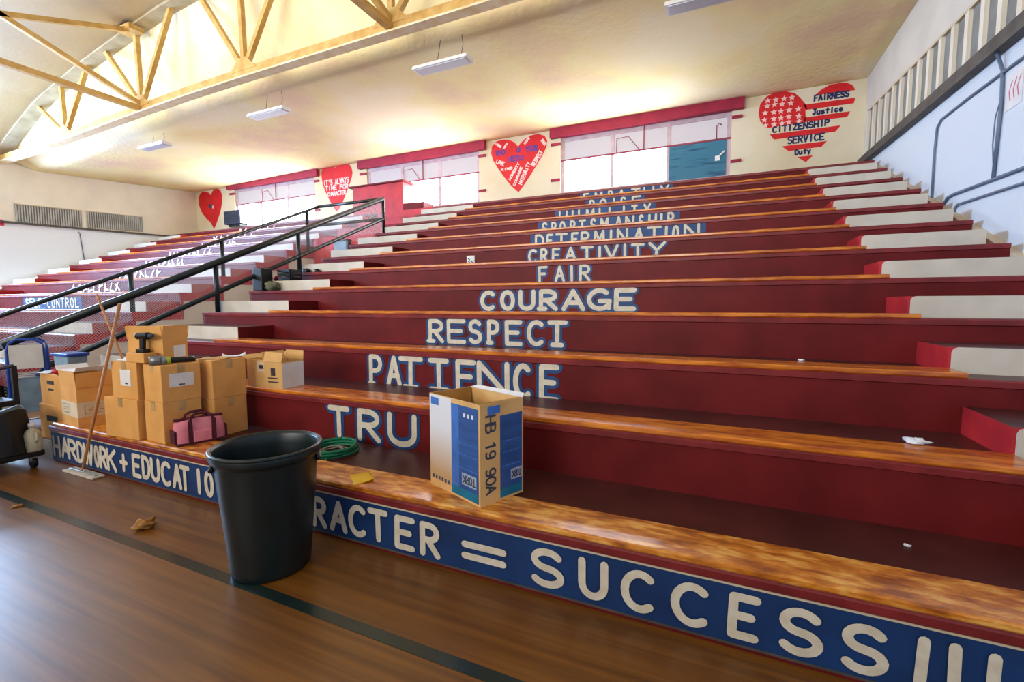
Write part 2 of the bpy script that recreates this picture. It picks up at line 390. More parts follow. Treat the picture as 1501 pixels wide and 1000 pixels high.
# ceiling: low sprayed ceiling above the seats, coved up into the arched roof at the truss
AP = [(-21.6, 6.35), (-20.9, 6.75), (-20.2, 7.05), (-18.4, 7.72), (-15.8, 8.25), (-13.4, 8.6), (-12.2, 8.76), (-9.0, 8.95)]
def arch(x):
    if x > -9.0: x = -18.0-x
    x = max(x, AP[0][0])
    for (xa, za), (xb, zb) in zip(AP[:-1], AP[1:]):
        if x <= xb: return za+(zb-za)*(x-xa)/(xb-xa)
    return AP[-1][1]
def sm(t): t = max(0, min(1, t)); return t*t*(3-2*t)
def zceil(x, y):
    lowz = 6.25+(6.76-6.25)*max(0, min(1, (y-4.5)/6.3))
    base = lowz+(6.87-lowz)*sm((x+21.3)/10.0)
    return base+(max(arch(x), base)-base)*(1-sm((y-4.85)/.8))
mb = MB()
mb.grid(lambda u, v: (XL+u*(XR-XL), 4.75+v*(YB-4.75+0.02), zceil(XL+u*(XR-XL), 4.75+v*(YB-4.75+0.02))), 72, 40)
struct(mb.build('ceiling', M['ceil'], solid=0.15))
mb = MB()
mb.grid(lambda u, v: (XL+u*(XR-XL), -12+v*16.76, max(arch(XL+u*(XR-XL)), zceil(XL+u*(XR-XL), 4.75))), 72, 6)
struct(mb.build('ceiling_arch', M['arch'], solid=0.15))
# cornice along the top of the back wall
struct(MB().box(-20.6, XR, YB-0.09, YB, 6.74, 6.86).build('trim_cornice', M['back']))

# ledges where the two paints of the end walls meet, and the slatted vents above them
mb = MB()
def rq(y, z0, z1, x0, x1): return [(x0, y, z0), (x1, y, z0), (x1, y, z1), (x0, y, z1)]
def beam(mb, qa, qb, m=0):
    return mb.add(qa+qb, [(0, 1, 2, 3), (7, 6, 5, 4), (0, 4, 5, 1), (1, 5, 6, 2), (2, 6, 7, 3), (3, 7, 4, 0)], m)
beam(mb, rq(-6, 4.02, 4.24, 2.74, 2.87), rq(10.7, 4.76, 4.90, 2.74, 2.87))
struct(mb.build('trim_right_ledge', M['ledge']))
beam(mb := MB(), rq(2.3, 4.23, 4.29, -21.3, -21.2), rq(10.75, 4.56, 4.61, -21.3, -21.2))
struct(mb.build('trim_left_ledge', M['ledge']))

vt = thing('wall_vent', 'grey vent panel with tall pale battens along the right wall above the dark ledge', 'vent', (2.87, 6.2, 4.35))
zlo = lambda y: 4.24+(y+6)*0.0395+0.03
zhi = lambda y: 5.30+(y-4.4)*0.090
beam(mb := MB(), rq(2.6, zlo(2.6), zhi(2.6), 2.845, 2.869), rq(10.3, zlo(10.3), zhi(10.3), 2.845, 2.869))
mb.build('backing', M['vent_d'], vt)
for i in range(19):
    y = 2.9+i*0.41
    beam(mb := MB(), rq(y, zlo(y), zhi(y), 2.80, 2.85), rq(y+0.10, zlo(y), zhi(y), 2.80, 2.85)).build('batten', M['cream'], vt)
beam(mb := MB(), rq(2.6, zhi(2.6), zhi(2.6)+0.04, 2.80, 2.87), rq(10.35, zhi(10.35), zhi(10.35)+0.04, 2.80, 2.87))
mb.build('top_rail', M['skirt'], vt)
for i, (y0, y1, lab) in enumerate(((4.95, 6.68, 'grey ribbed vent grille on the left wall, nearer to the court'), (6.86, 8.62, 'grey ribbed vent grille on the left wall, nearer to the back corner'))):
    za = lambda y: 4.34+(y-4.95)*0.055
    v = thing('vent_grille', lab, 'vent', (XL, (y0+y1)/2, za(y0)), group='vent grilles on the left wall')
    beam(mb := MB(), rq(y0, za(y0), za(y0)+0.66, XL+0.001, XL+0.03), rq(y1, za(y1), za(y1)+0.66, XL+0.001, XL+0.03)); mb.build('backing', M['vent_d'], v)
    mb = MB(); n = 26
    for j in range(n):
        y = y0+(y1-y0)*j/n; beam(mb, rq(y, za(y)+.02, za(y)+0.64, XL+.03, XL+.05), rq(y+.035, za(y)+.02, za(y)+0.64, XL+.03, XL+.05))
    mb.build('ribs', M['vent'], v)
    mb = MB()
    beam(mb, rq(y0, za(y0), za(y0)+0.03, XL+.001, XL+.07), rq(y1, za(y1), za(y1)+0.03, XL+.001, XL+.07))
    beam(mb, rq(y0, za(y0)+.63, za(y0)+0.66, XL+.001, XL+.07), rq(y1, za(y1)+.63, za(y1)+0.66, XL+.001, XL+.07))
    mb.build('grille_frame', M['skirt'], v)

# ------------------------------------------------------------------ windows
for wi, (a, b) in enumerate(WINS):
    n = wi+1; w = b-a
    win = bpy.data.objects.new('window_%d' % n, None); C.objects.link(win); win.location = ((a+b)/2, YB, WZ0); struct(win)
    mb = MB()
    zt = 5.83
    for x in (a, a+w*.333-.05, a+w*.667-.05, b-.10): mb.box(x, x+.10, YB+.056, YB+.134, WZ0+.05, WZ1-.05)
    mb.box(a, b, YB+.05, YB+.14, WZ0, WZ0+.08); mb.box(a, b, YB+.05, YB+.14, WZ1-.16, WZ1)
    mb.build('window_frame', M['frame'], win)
    mb = MB().box(a, b, YB+.035, YB+.06, zt-.022, zt+.022)
    mb.box(a+w*.52, a+w*.52+.03, YB+.03, YB+.05, zt, WZ1)
    mb.tube([(a+w*.36, YB+.03, zt), (a+w*.36, YB+.03, 6.22), (a+w*.43, YB+.03, 6.24), (a+w*.50, YB+.03, zt)], .011, 6)
    mb.build('glazing_bars', M['frame_m'], win)
    MB().box(a+.05, b-.05, YB+.08, YB+.10, zt, WZ1-.1).build('upper_pane', M['pane_hi'], win)
    if wi == 2:
        c = a+w*.667
        MB().box(a+.05, c, YB+.08, YB+.10, WZ0+.05, zt).build('lower_pane', M['pane_lo'], win)
        MB().box(c+.02, b-.1, YB+.04, YB+.10, WZ0+.06, zt-.03).build('dark_pane', M['pane_dk'], win)
        mb = MB().box(b-.36, b-.24, YB+.01, YB+.04, 5.30, 5.42); mb.bar((b-.30, YB+.02, 5.38), (b-.14, YB+.02, 5.52), .04, .03)
        mb.build('latch', M['lamp_w'], win)
        MB().tube([(b-.34, YB+.03, zt), (b-.34, YB+.03, 6.17), (b-.28, YB+.03, 6.23), (b-.22, YB+.03, 6.17)], .014, 6).build('pull_hook', M['frame_m'], win)
    else:
        MB().box(a+.05, b-.05, YB+.08, YB+.10, WZ0+.05, zt).build('lower_pane', M['pane_lo'], win)
    MB().box(a-.29, b+.27, YB-.16, YB, 6.46, 6.73).build('valance', M['valance'], win)
    for x0, x1, z in ((a-.29, a, 6.30), (b, b+.24, 6.30), (a-.29, a, 5.28), (b, b+.24, 5.23)):
        MB().box(x0, x1, YB-.05, YB, z-.035, z+.035).build('bracket', M['valance'], win)

# ------------------------------------------------------------------ bleachers
def bleacher(name, label, x0, x1, px0, px1, words, board, t1x0, flip):
    """x0..x1 full width, px0..px1 the planked seats between the two aisles"""
    root = thing(name, label, 'bleacher', ((x0+x1)/2, 0, 0))
    for k in range(1, 13):
        a = t1x0 if (k == 1 and not flip) else x0
        b = t1x0 if (k == 1 and flip) else x1
        ye = ys(k+1)+.03 if k < 12 else YB-.002
        y0, y1, z = ys(k), (ys(k+1) if k < 12 else YB), zs(k); zb = 0 if k == 1 else z-H
        prof = [(y0, zb), (y0, z-.058), (y0-.015, z-.050), (y0-.018, z-.012), (y0-.008, z), (ye, z), (ye, z-.17), (y0+.05, z-.17), (y0+.05, zb)]
        mb = MB().prism(prof, 'x', a, b, 0, 2)
        for i, mi in enumerate(mb.m):
            if i == 4: mb.m[i] = 1          # the tread
            if i in (1, 2, 3): mb.m[i] = 3
        tier = mb.build('tier', [M['maroon'], M['tread'], M['red_side'], M['maroon_lip']], root)
        if k < 12:
            y = y0-OV
            mb = MB()
            mb.prism([(y+.008, z), (y, z+.010), (y, z+.030), (y+.010, z+TP), (y+PW-.006, z+TP), (y+PW, z+TP-.006), (y+PW, z)], 'x', max(px0, a), min(px1, b))
            mb.build('seat_plank', M['plank_worn'] if k == 1 else M['plank'], tier)
        if k in words:
            words[k](tier, y0)
        if k == 1 and board: board(tier)
        # half-height aisle steps at both ends
        if k < 12:
            for (sa, sb, rnd) in ((x0, px0+.08, 1), (px1-.01, x1-.09, 0)):
                zz = z
                if k == 1 and ((not flip and sa == x0) or (flip and sb > px1)):
                    ya, zz, hh = 0.02, 0.0, 0.2
                else:
                    ya, hh = y+PW, 0.19
                mb = MB().box(sa, sb, ya, ys(k+1), zz, zz+hh, 0); mb.m[1] = 2
                if rnd == 1 and not flip: mb.m[3] = 3  # shade on the right face of left aisle steps, painted as darker maroon
                r = .035
                e = [(sa, zz), (sb, zz), (sb, zz+hh), (sa, zz+hh)]
                if rnd == 0: e = [(sa+.02, zz), (sb, zz), (sb, zz+hh), (sa+r+.02, zz+hh), (sa+.03, zz+hh-.012), (sa+.02, zz+hh-r)]
                mb.prism(e, 'y', ya-.006, ya, 1)
                mb.build('aisle_step', [M['red_side'], M['step_white'], M['tread'], M['maroon']], root)
    # closed ends below the treads
    for xe in ((x1-.04, x1-.012),) if flip else ((x0+.012, x0+.04),):
        pts = [(0.06, 0)]
        for k in range(1, 13):
            pts += [(ys(k)+.052, zs(k)-.172), (ys(k+1)+.05 if k < 12 else YB-.05, zs(k)-.172)]
        pts.append((YB-.05, 0))
        MB().prism(pts, 'x', xe[0], xe[1]).build('end_wall', M['cream'], root)
    return root
def plain_word(seq, z0, z1, w, halo, solid=None, serif=False, lab=None):
    def go(tier, y0):
        mb = MB()
        T = lambda x, z, l: (x, y0-.0035-l, z)
        random.seed(len(seq)+11); polys = letters(seq, z0, z1, w, serif, .006)
        if solid: mb.add([T(solid[0], z0-.05, 0), T(solid[1], z0-.05, 0), T(solid[1], z1+.04, 0), T(solid[0], z1+.04, 0)], [(0, 1, 2, 3)], 1)
        else:
            random.seed(len(seq)+11); paint(mb, letters(seq, z0, z1, w, serif, .006, halo), T, 1)
        paint(mb, polys, lambda x, z, l: (x, y0-.0065-l, z), 0)
        o = mb.build('painted_lettering', [M['white_l'], M['blue']], tier)
        if lab: o['label'] = lab
    return go
WORDS = {2:(0.401,0.707,[('T',-3.366,-3.095),('R',-3.005,-2.736),('U',-2.659,-2.344),('S',-2.183,-1.929),('T',-1.838,-1.566)]),3:(0.725,1.087,[('P',-3.622,-3.426),('A',-3.378,-3.162),('T',-3.209,-2.883),('I',-2.822,-2.541),('E',-2.475,-2.233),('N',-2.225,-1.86),('C',-1.823,-1.622),('E',-1.552,-1.347)]),4:(1.161,1.467,[('R',-3.4,-3.164),('E',-3.123,-2.847),('S',-2.818,-2.618),('P',-2.553,-2.38),('E',-2.317,-2.088),('C',-2.036,-1.809),('T',-1.784,-1.542)]),5:(1.558,1.847,[('C',-3.107,-2.859),('O',-2.795,-2.566),('U',-2.515,-2.265),('R',-2.216,-1.947),('A',-1.9,-1.579),('G',-1.561,-1.238),('E',-1.213,-0.937)]),6:(1.974,2.227,[('F',-2.559,-2.404),('A',-2.295,-2.133),('I',-2.059,-1.996),('R',-1.912,-1.738)]),7:(2.36,2.607,[('C',-3.084,-2.905),('R',-2.855,-2.718),('E',-2.644,-2.497),('A',-2.413,-2.211),('T',-2.141,-1.922),('I',-1.854,-1.786),('V',-1.742,-1.51),('I',-1.445,-1.381),('T',-1.317,-1.106),('Y',-1.055,-0.79)]),8:(2.717,2.987,[('D',-3.296,-3.1),('E',-3.059,-2.922),('T',-2.881,-2.639),('E',-2.573,-2.429),('R',-2.39,-2.21),('M',-2.146,-1.933),('I',-1.859,-1.798),('N',-1.725,-1.521),('A',-1.438,-1.239),('T',-1.205,-0.955),('I',-0.91,-0.854),('O',-0.788,-0.667),('N',-0.602,-0.346)]),9:(3.097,3.367,[('S',-3.482,-3.345),('P',-3.269,-3.149),('O',-3.09,-2.957),('R',-2.869,-2.739),('T',-2.682,-2.525),('S',-2.441,-2.315),('M',-2.246,-2.055),('A',-1.947,-1.787),('N',-1.748,-1.565),('S',-1.487,-1.385),('H',-1.309,-1.146),('I',-1.096,-1.034),('P',-0.961,-0.827)]),10:(3.477,3.747,[('H',-3.396,-3.187),('U',-3.092,-2.903),('M',-2.779,-2.565),('I',-2.489,-2.429),('L',-2.265,-2.162),('I',-1.973,-1.901),('T',-1.786,-1.645),('Y',-1.533,-1.381)]),11:(3.857,4.127,[('P',-2.919,-2.787),('O',-2.689,-2.494),('I',-2.366,-2.303),('S',-2.192,-2.051),('E',-1.928,-1.714)]),12:(4.237,4.507,[('E',-3.313,-3.151),('M',-3.027,-2.798),('P',-2.676,-2.538),('A',-2.436,-2.233),('T',-2.1,-1.869),('H',-1.804,-1.546),('Y',-1.419,-1.2)])}
FRONT = [('H',-6.4,-6.245),('A',-6.231,-6.057),('R',-6.092,-5.915),('D',-5.915,-5.777),('W',-5.79,-5.598),('O',-5.585,-5.485),('R',-5.485,-5.351),('K',-5.357,-5.185),('+',-5.133,-4.996),('E',-4.923,-4.781),('D',-4.77,-4.632),('U',-4.632,-4.487),('C',-4.477,-4.317),('A',-4.307,-4.171),('T',-4.2,-4.058),('I',-3.984,-3.893),('O',-3.866,-3.743),('N',-3.663,-3.52),('+',-3.472,-3.329),('C',-3.281,-3.138),('H',-3.091,-2.947),('A',-2.9,-2.757),('R',-2.639,-2.494),('A',-2.468,-2.303),('C',-2.297,-2.128),('T',-2.122,-1.949),('E',-1.899,-1.736),('R',-1.699,-1.544),('=',-1.392,-1.088),('S',-0.942,-0.735),('U',-0.658,-0.494),('C',-0.429,-0.247),('C',-0.181,0.007),('E',0.079,0.215),('S',0.284,0.466),('S',0.521,0.699),('|',0.789,0.818),('|',0.891,0.921),('|',1.011,1.035)]
NAMES = {2: 'TRUST', 3: 'PATIENCE', 4: 'RESPECT', 5: 'COURAGE', 6: 'FAIR', 7: 'CREATIVITY', 8: 'DETERMINATION', 9: 'SPORTSMANSHIP', 10: 'HUMILITY', 11: 'POISE', 12: 'EMPATHY'}
wr = {}
for k, (z0, z1, seq) in WORDS.items():
    sw = {2: .026, 3: .027, 4: .026, 5: .030, 6: .020, 7: .022}.get(k, .022)
    sol = (seq[0][1]-.09, seq[-1][2]+.09) if k >= 8 else None
    wr[k] = plain_word(seq, z0, z1, sw, .032, sol, k in (3, 4, 5), 'cream word %s painted on the riser' % NAMES[k])
def front_board(tier):
    mb = MB(); T = lambda x, z, l: (x, -.0035-l, z)
    mb.box(-6.43, RX1, -.004, 0, .028, .318, 1)
    mb.box(-6.43, RX1, -.007, -.003, .315, .325, 2); mb.box(-6.43, RX1, -.007, -.003, .018, .030, 3)
    paint(mb, letters(FRONT, .055, .285, .021, False, .006), lambda x, z, l: (x, -.0065-l, z), 0)
    o = mb.build('painted_board', [M['white_l'], M['blue_b'], M['skirt'], M['ledge']], tier)
    o['label'] = 'blue band lettered HARDWORK+EDUCATION+CHARACTER=SUCCESS'
bleacher('bleacher_section', 'large maroon stepped bleacher filling the right with cream virtue words painted on its risers', RX0, RX1, -6.33, 1.53, wr, front_board, -6.43, False)

def smudge(x0, x1, k, n):
    """worn illegible lettering on the far section"""
    def go(tier, y0):
        z0, z1 = zs(k)-.31, zs(k)-.06; mb = MB()
        T = lambda x, z, l: (x, y0-.0035-l, z)
        out = []
        cw = (x1-x0)/n
        for i in range(n):
            a = x0+cw*i
            strokes(out, [[(a+.05*cw, random.uniform(z0, z0+.06)), (a+cw*random.uniform(.1, .7), z1)], [(a+cw*.1, random.uniform(z0, z1)), (a+cw*.75, random.uniform(z0, z1))]], lambda p: p, .03, 0, 0)
        paint(mb, out, lambda x, z, l: (x, y0-.0065-l, z), 0)
        mb.build('painted_lettering', [M['white_l'], M['blue']], tier)
    return go
def spread(word, x0, x1):
    cw = (x1-x0)/len(word); return [(c, x0+cw*(i+.1), x0+cw*(i+.9)) for i, c in enumerate(word)]
wl = {5: plain_word(spread('SELF-CONTROL', -16.75, -14.0), zs(5)-.33, zs(5)-.07, .024, .03, (-16.85, -13.9), False, 'pale word SELF-CONTROL painted on the riser')}
for k, (a, b, n) in {6: (-16.4, -14.0, 9), 7: (-15.9, -13.8, 8), 8: (-16.2, -14.2, 9), 9: (-16.6, -14.3, 9), 10: (-16.2, -14.4, 8), 11: (-16.9, -14.6, 7), 12: (-16.8, -14.6, 7)}.items():
    wl[k] = smudge(a, b, k, n)
bleacher('bleacher_section', 'far left maroon stepped bleacher with white aisle steps beyond the entry passage', LX0, LX1, -19.4, -11.62, wl, None, -11.6, True)

# sloping skirting boards between the bleachers and the end walls
def skirting(name, xa, xb):
    pts = [(0, 0), (0, .28), (9.7, .27+.4413*9.7), (YB, 4.62), (YB, 0)]
    struct(MB().prism(pts, 'x', xa, xb).build(name, M['skirt']))
skirting('baseboard_right', RX1+.001, XR); skirting('baseboard_left', XL, LX0-.001)

# bridge of risers above the entry passage between the sections
br = thing('entry_bridge', 'red stepped block bridging the entry passage between the two bleacher sections', 'bleacher', ((LX1+RX0)/2, 6.9, 0))
for k in range(9, 13):
    z = zs(k); y1 = ys(k+1) if k < 12 else YB-.035
    zb = 2.72 if k == 9 else z-H
    MB().prism([(ys(k), zb), (ys(k), z), (y1+.03, z), (y1+.03, z-.17), (ys(k)+.06, z-.17), (ys(k)+.06, zb)], 'x', LX1+.002, RX0-.002, 0).build('tier', [M['red_side']], br)
MB().box(LX1+.002, RX0-.002, 8.72, 8.8, 0, 3.1).build('passage_back', M['cream'], br)
MB().box(LX1+.002, RX0-.002, 6.95, 8.75, 2.72, 2.8).build('passage_ceiling', M['cream'], br)

# tall maroon enclosure on the top row
bo = thing('enclosure', 'tall maroon wooden enclosure standing at the top of the bleachers before the middle window', 'cabinet', (-10.6, 10.3, zs(12)))
MB().box(-11.72, -9.6, 10.2, 10.75, zs(12), 5.66).build('body', M['red_side'], bo)
MB().box(-11.86, -9.52, 10.12, 10.78, 5.66, 5.71).build('lid', M['maroon'], bo)
MB().box(-9.6, -8.79, 10.2, 10.75, zs(12), 4.95).build('side_box', M['maroon'], bo)

# ------------------------------------------------------------------ railings around the entry
def rake(y): return 1.10+.4500*(y-.0)
def railing(name, label, x, y0, y1, posts, rt, lower):
    root = thing(name, label, 'railing', (x, y0, 0))
    MB().tube([(x, y0, rake(y0)), (x, y1, rake(y1))], rt, 10).build('top_rail', M['rail'], root)
    MB().tube([(x, lower, rake(lower)-.50), (x, y1, rake(y1)-.50)], rt*.75, 8).build('mid_rail', M['rail'], root)
    for y, zb in posts:
        MB().tube([(x, y, zb), (x, y, rake(y))], .042, 8).build('post', M['rail'], root)
    s = MB().quad((x, y0, rake(y0)-.02), (x, y1, rake(y1)-.02), (x, y1, rake(y1)-.92), (x, y0, rake(y0)-.92)).build('mesh_infill', M['screen'], root)
    return root
nr = railing('railing', 'dark pipe railing with wire mesh along the near side of the entry passage', -7.90, .14, 7.17, [(.22, .0), (2.8, zs(4)), (4.53, zs(6)), (7.17, zs(9))], .055, .70)
MB().tube([(-7.90, .70, rake(.70)-.50), (-7.90, .55, rake(.55)-.47), (-7.90, .47, rake(.47)-.55), (-7.90, .52, rake(.47)-.75)], .045, 8).build('rail_end', M['rail'], nr)
railing('railing', 'dark pipe railing with wire mesh along the far side of the entry passage', -10.11, .3, 7.17, [(.35, zs(1)), (2.62, zs(4)), (4.4, zs(6)), (6.75, zs(8))], .036, .3)
cr = thing('railing', 'short level pipe railing crossing the upper end of the entry passage', 'railing', (-9.0, 7.17, zs(9)))
for dz in (0, -.5): MB().tube([(-10.11, 7.17, rake(7.17)+dz), (-7.90, 7.17, rake(7.17)+dz)], .04, 8).build('top_rail' if dz == 0 else 'mid_rail', M['rail'], cr)
MB().quad((-10.1, 7.17, rake(7.17)), (-7.9, 7.17, rake(7.17)), (-7.9, 7.17, zs(9)), (-10.1, 7.17, zs(9))).build('mesh_infill', M['screen'], cr)

# ------------------------------------------------------------------ painted hearts on the back wall
HEARTS = {'h1':[(-20.282,6.399),(-20.429,6.518),(-20.638,6.579),(-20.873,6.585),(-21.054,6.474),(-21.139,6.276),(-21.115,6.009),(-20.952,5.7),(-20.646,5.41),(-20.383,5.214),(-20.241,5.029),(-20.193,4.938),(-20.091,5.047),(-19.915,5.296),(-19.707,5.626),(-19.569,5.987),(-19.533,6.326),(-19.632,6.535),(-19.807,6.61),(-20.034,6.616),(-20.178,6.533)],'h2':[(-13.089,6.675),(-13.191,6.754),(-13.371,6.82),(-13.555,6.81),(-13.713,6.74),(-13.782,6.591),(-13.785,6.389),(-13.727,6.113),(-13.601,5.83),(-13.429,5.543),(-13.257,5.281),(-13.098,5.088),(-12.927,5.207),(-12.768,5.437),(-12.608,5.709),(-12.451,5.977),(-12.324,6.225),(-12.273,6.414),(-12.31,6.592),(-12.449,6.75),(-12.651,6.819),(-12.859,6.801),(-13.012,6.732)],'h3':[(-5.733,6.416),(-5.855,6.554),(-6.019,6.65),(-6.241,6.694),(-6.479,6.668),(-6.622,6.54),(-6.652,6.346),(-6.582,6.114),(-6.413,5.846),(-6.189,5.548),(-5.967,5.278),(-5.721,5.056),(-5.558,5.234),(-5.344,5.501),(-5.133,5.787),(-4.951,6.048),(-4.823,6.266),(-4.798,6.462),(-4.876,6.602),(-5.083,6.691),(-5.319,6.679),(-5.531,6.592),(-5.665,6.491)],'h4':[[(1.698,6.344),(1.573,6.528),(1.46,6.65),(1.274,6.725),(1.051,6.746),(0.865,6.676),(0.738,6.522),(0.707,6.317),(0.752,6.121),(0.893,5.93),(1.706,5.937),(1.704,6.059),(1.694,6.213),(1.729,6.237)],[(1.867,6.525),(1.994,6.631),(2.164,6.708),(2.334,6.711),(2.487,6.689),(2.59,6.617),(2.654,6.498)],[(1.653,6.348),(2.662,6.331),(2.635,6.21),(1.712,6.22)],[(1.683,6.052),(2.576,6.044),(2.522,5.925),(1.687,5.946)],[(0.971,5.768),(2.412,5.759),(2.306,5.632),(1.065,5.632)],[(1.241,5.45),(2.159,5.443),(2.051,5.327),(1.385,5.316)],[(1.575,5.156),(1.89,5.156),(1.753,5.01)]],'stars':[(0.897,6.577),(1.067,6.568),(1.244,6.561),(1.405,6.558),(0.889,6.45),(1.047,6.457),(1.206,6.44),(1.387,6.433),(0.851,6.293),(1.037,6.283),(1.19,6.274),(1.353,6.275),(1.548,6.268),(0.844,6.131),(1.041,6.126),(1.196,6.118),(1.357,6.126),(1.564,6.103),(0.868,5.997),(1.057,5.993),(1.22,5.988),(1.362,5.998),(1.569,5.979)],'t4':[('FAIRNESS',(1.855,6.397),(2.543,6.382),0.125),('Justice',(1.833,6.084),(2.439,6.077),0.122),('CITIZENSHIP',(1.021,5.802),(2.196,5.799),0.13),('SERVICE',(1.351,5.493),(2.105,5.481),0.15),('Duty',(1.518,5.211),(1.852,5.222),0.109)],'t2':[("IT'S ALWAYS",(-13.697,6.087),(-12.446,6.097),0.179),('TIME FOR',(-13.612,5.91),(-12.483,5.893),0.145),('CHARACTER',(-13.514,5.686),(-12.609,5.698),0.134)],'t3':[('RESPECT',(-5.212,5.761),(-4.926,6.151),0.119),('INTEGRITY',(-5.625,5.241),(-5.318,5.881),0.11),('COURAGE',(-5.844,5.252),(-5.585,5.782),0.069),('HONESTY',(-5.995,5.44),(-5.679,5.915),0.069),('LOVE',(-6.483,6.027),(-6.216,5.908),0.099),('KIND',(-6.314,5.76),(-5.911,5.773),0.061),('CARE',(-6.508,6.598),(-6.325,6.462),0.054),('HOPE',(-5.504,6.444),(-5.345,6.6),0.06),('TRUE',(-5.004,6.492),(-4.875,6.32),0.07),('HOPE',(-6.2,6.408),(-6.075,6.549),0.044)],'t3b':[('WHO',(-6.496,6.247),(-6.159,6.244),0.135),('IS',(-5.815,6.254),(-5.652,6.256),0.116),('YOUR',(-5.491,6.227),(-5.095,6.221),0.144),('HERO',(-6.076,6.013),(-5.531,6.004),0.134)]}
YH = YB-.004
def mural(label, outline_list, m=0):
    pts = [p for o in outline_list for p in o]
    cx = sum(p[0] for p in pts)/len(pts); zb = min(p[1] for p in pts)
    root = thing('heart_mural', label, 'mural', (cx, YB, zb), group='hearts painted on the back wall')
    mb = MB()
    for o in outline_list: mb.prism(o, 'y', YH, YB-.0005)
    mb.build('heart_shape', M['heart'], root)
    return root
def add_text(root, lines, w, mt):
    for word, A, B, h in lines:
        mb = MB(); paint(mb, word_on_line(word, A, B, h, w), lambda x, z, l: (x, YH-.002-l, z), 0)
        mb.build('painted_lettering', mt, root)
h1 = mural('narrow plain red heart with a small grey blot, painted nearest the left corner', [HEARTS['h1']])
mb = MB(); cx, cz = -20.35, 5.93
mb.add([(cx+.13*math.cos(a*PI/4), YH-.002, cz+.10*math.sin(a*PI/4)) for a in range(8)], [tuple(range(8))], 0)
mb.add([(cx+.17+.06*math.cos(a*PI/4), YH-.003, cz-.05+.07*math.sin(a*PI/4)) for a in range(8)], [tuple(range(8))], 1)
mb.build('blot', [M['slate'], M['pink_w']], h1)
h2 = mural("red heart with three pale lines of writing beginning IT'S ALWAYS", [HEARTS['h2']]); add_text(h2, HEARTS['t2'], .020, M['pink_w'])
h3 = mural('red heart with purple words and pale slanted words, between two windows', [HEARTS['h3']]); add_text(h3, HEARTS['t3'], .015, M['pink_w']); add_text(h3, HEARTS['t3b'], .022, M['purple'])
h4 = mural('flag heart with white stars and red stripes, painted right of the right window', HEARTS['h4'])
mb = MB()
for x, z in HEARTS['stars']:
    mb.add([(x+(.075 if a % 2 == 0 else .034)*math.sin(a*PI/5), YH-.002, z+(.075 if a % 2 == 0 else .034)*math.cos(a*PI/5)) for a in range(10)], [tuple(range(10))], 0)
mb.build('stars', M['pink_w'], h4)
add_text(h4, HEARTS['t4'], .018, M['navy'])

# ------------------------------------------------------------------ roof truss and lamps
YT = 4.7
tr = thing('roof_truss', 'yellow painted steel roof truss with fanned web bars beneath the arched roof', 'truss', (-9.0, YT, 6.3))
cz = lambda x: 6.27+.30*sm((x+21.3)/12)
xs = [XL+.02, -19, -17, -15, -13.3, -11.5, -9.5, -7.5, -5.55, -3.5, -1.6, .4, XR-.02]
mb = MB()
for a, b in zip(xs[:-1], xs[1:]): mb.bar((a, YT, cz(a)+.06), (b, YT, cz(b)+.06), .10, .20, 0); mb.bar((a, YT, cz(a)-.05), (b, YT, cz(b)-.05), .22, .035, 1)
mb.build('bottom_chord', [M['truss'], M['truss_lo']], tr)
mb = MB(); ax = [XL+.05]+[-21+.75*i for i in range(32)]
for a, b in zip(ax[:-1], ax[1:]): mb.bar((a, YT, arch(a)-.12), (b, YT, arch(b)-.12), .34, .16)
mb.build('top_chord', M['chord'], tr)
NODES = [-17.1, -13.35, -9.5, -5.55, -1.6]
for x in NODES:
    for dx in (-1.45, -.05, 1.42):
        MB().bar((x, YT, cz(x)+.12), (x+dx, YT, arch(x+dx)-.15), .10, .10).build('web_bar', M['truss'], tr)
    MB().prism([(x-.42, cz(x)+.1), (x+.42, cz(x)+.1), (x+.12, cz(x)+.36), (x-.12, cz(x)+.36)], 'y', YT-.06, YT-.03).build('gusset_plate', M['truss'], tr)
for x in (-13.35, -5.55):
    z = cz(x)+.05
    MB().bar((x, YT, z), (x, -.2, z), .12, .12).build('strut', M['truss'], tr)
    MB().bar((x, YT, z+.1), (x, -.2, z+4.9*.36), .10, .10).build('brace', M['truss'], tr)
    MB().bar((x, YT, arch(x)-.2), (x, -.2, arch(x)-.2-4.9*.38), .10, .10).build('brace', M['truss'], tr)
    MB().box(x-.25, x+.25, YT-.3, YT+.02, arch(x)-.32, arch(x)-.20).build('gusset_plate', M['truss'], tr)

for (x, y, z, lab, twc) in ((-.32, 5.62, 6.25, 'white strip light hanging at the top edge, nearest the right wall', 0), (-5.06, 5.58, 6.25, 'white strip light hung by thin cords left of the ceiling centre', 1), (-10.12, 5.74, 6.25, 'small white strip light hung beside the dark ceiling stain', 1), (-15.22, 5.95, 6.25, 'farthest white strip light hung near the left end wall', 1)):
    l = thing('strip_light', lab, 'lamp', (x, y, z), group='strip lights under the ceiling')
    mb = MB().prism([(-.15, 0), (-.12, .075), (.12, .075), (.15, 0)], 'x', -.61, .61); mb.build('housing', M['lamp_w'], l, world=False)
    MB().box(-.56, .56, -.12, .12, -.012, .001).build('lens', M['lamp_d'], l, world=False)
    zc = zceil(x, y)
    for dx in (-.12, .42):
        MB().tube([(dx, 0, .07), (dx+.04*(twc), .02, (zc-z)*.5), (0 if dx < 0 else dx, 0, zc-z+.02)], .006, 5).build('cord', M['ledge'], l, world=False)
    MB().lathe([(.0, zc-z-.09), (.07, zc-z-.08), (.085, zc-z-.03), (.07, zc-z+.03)], 0, 0, 14).build('ceiling_cup', M['rail'], l, world=False)

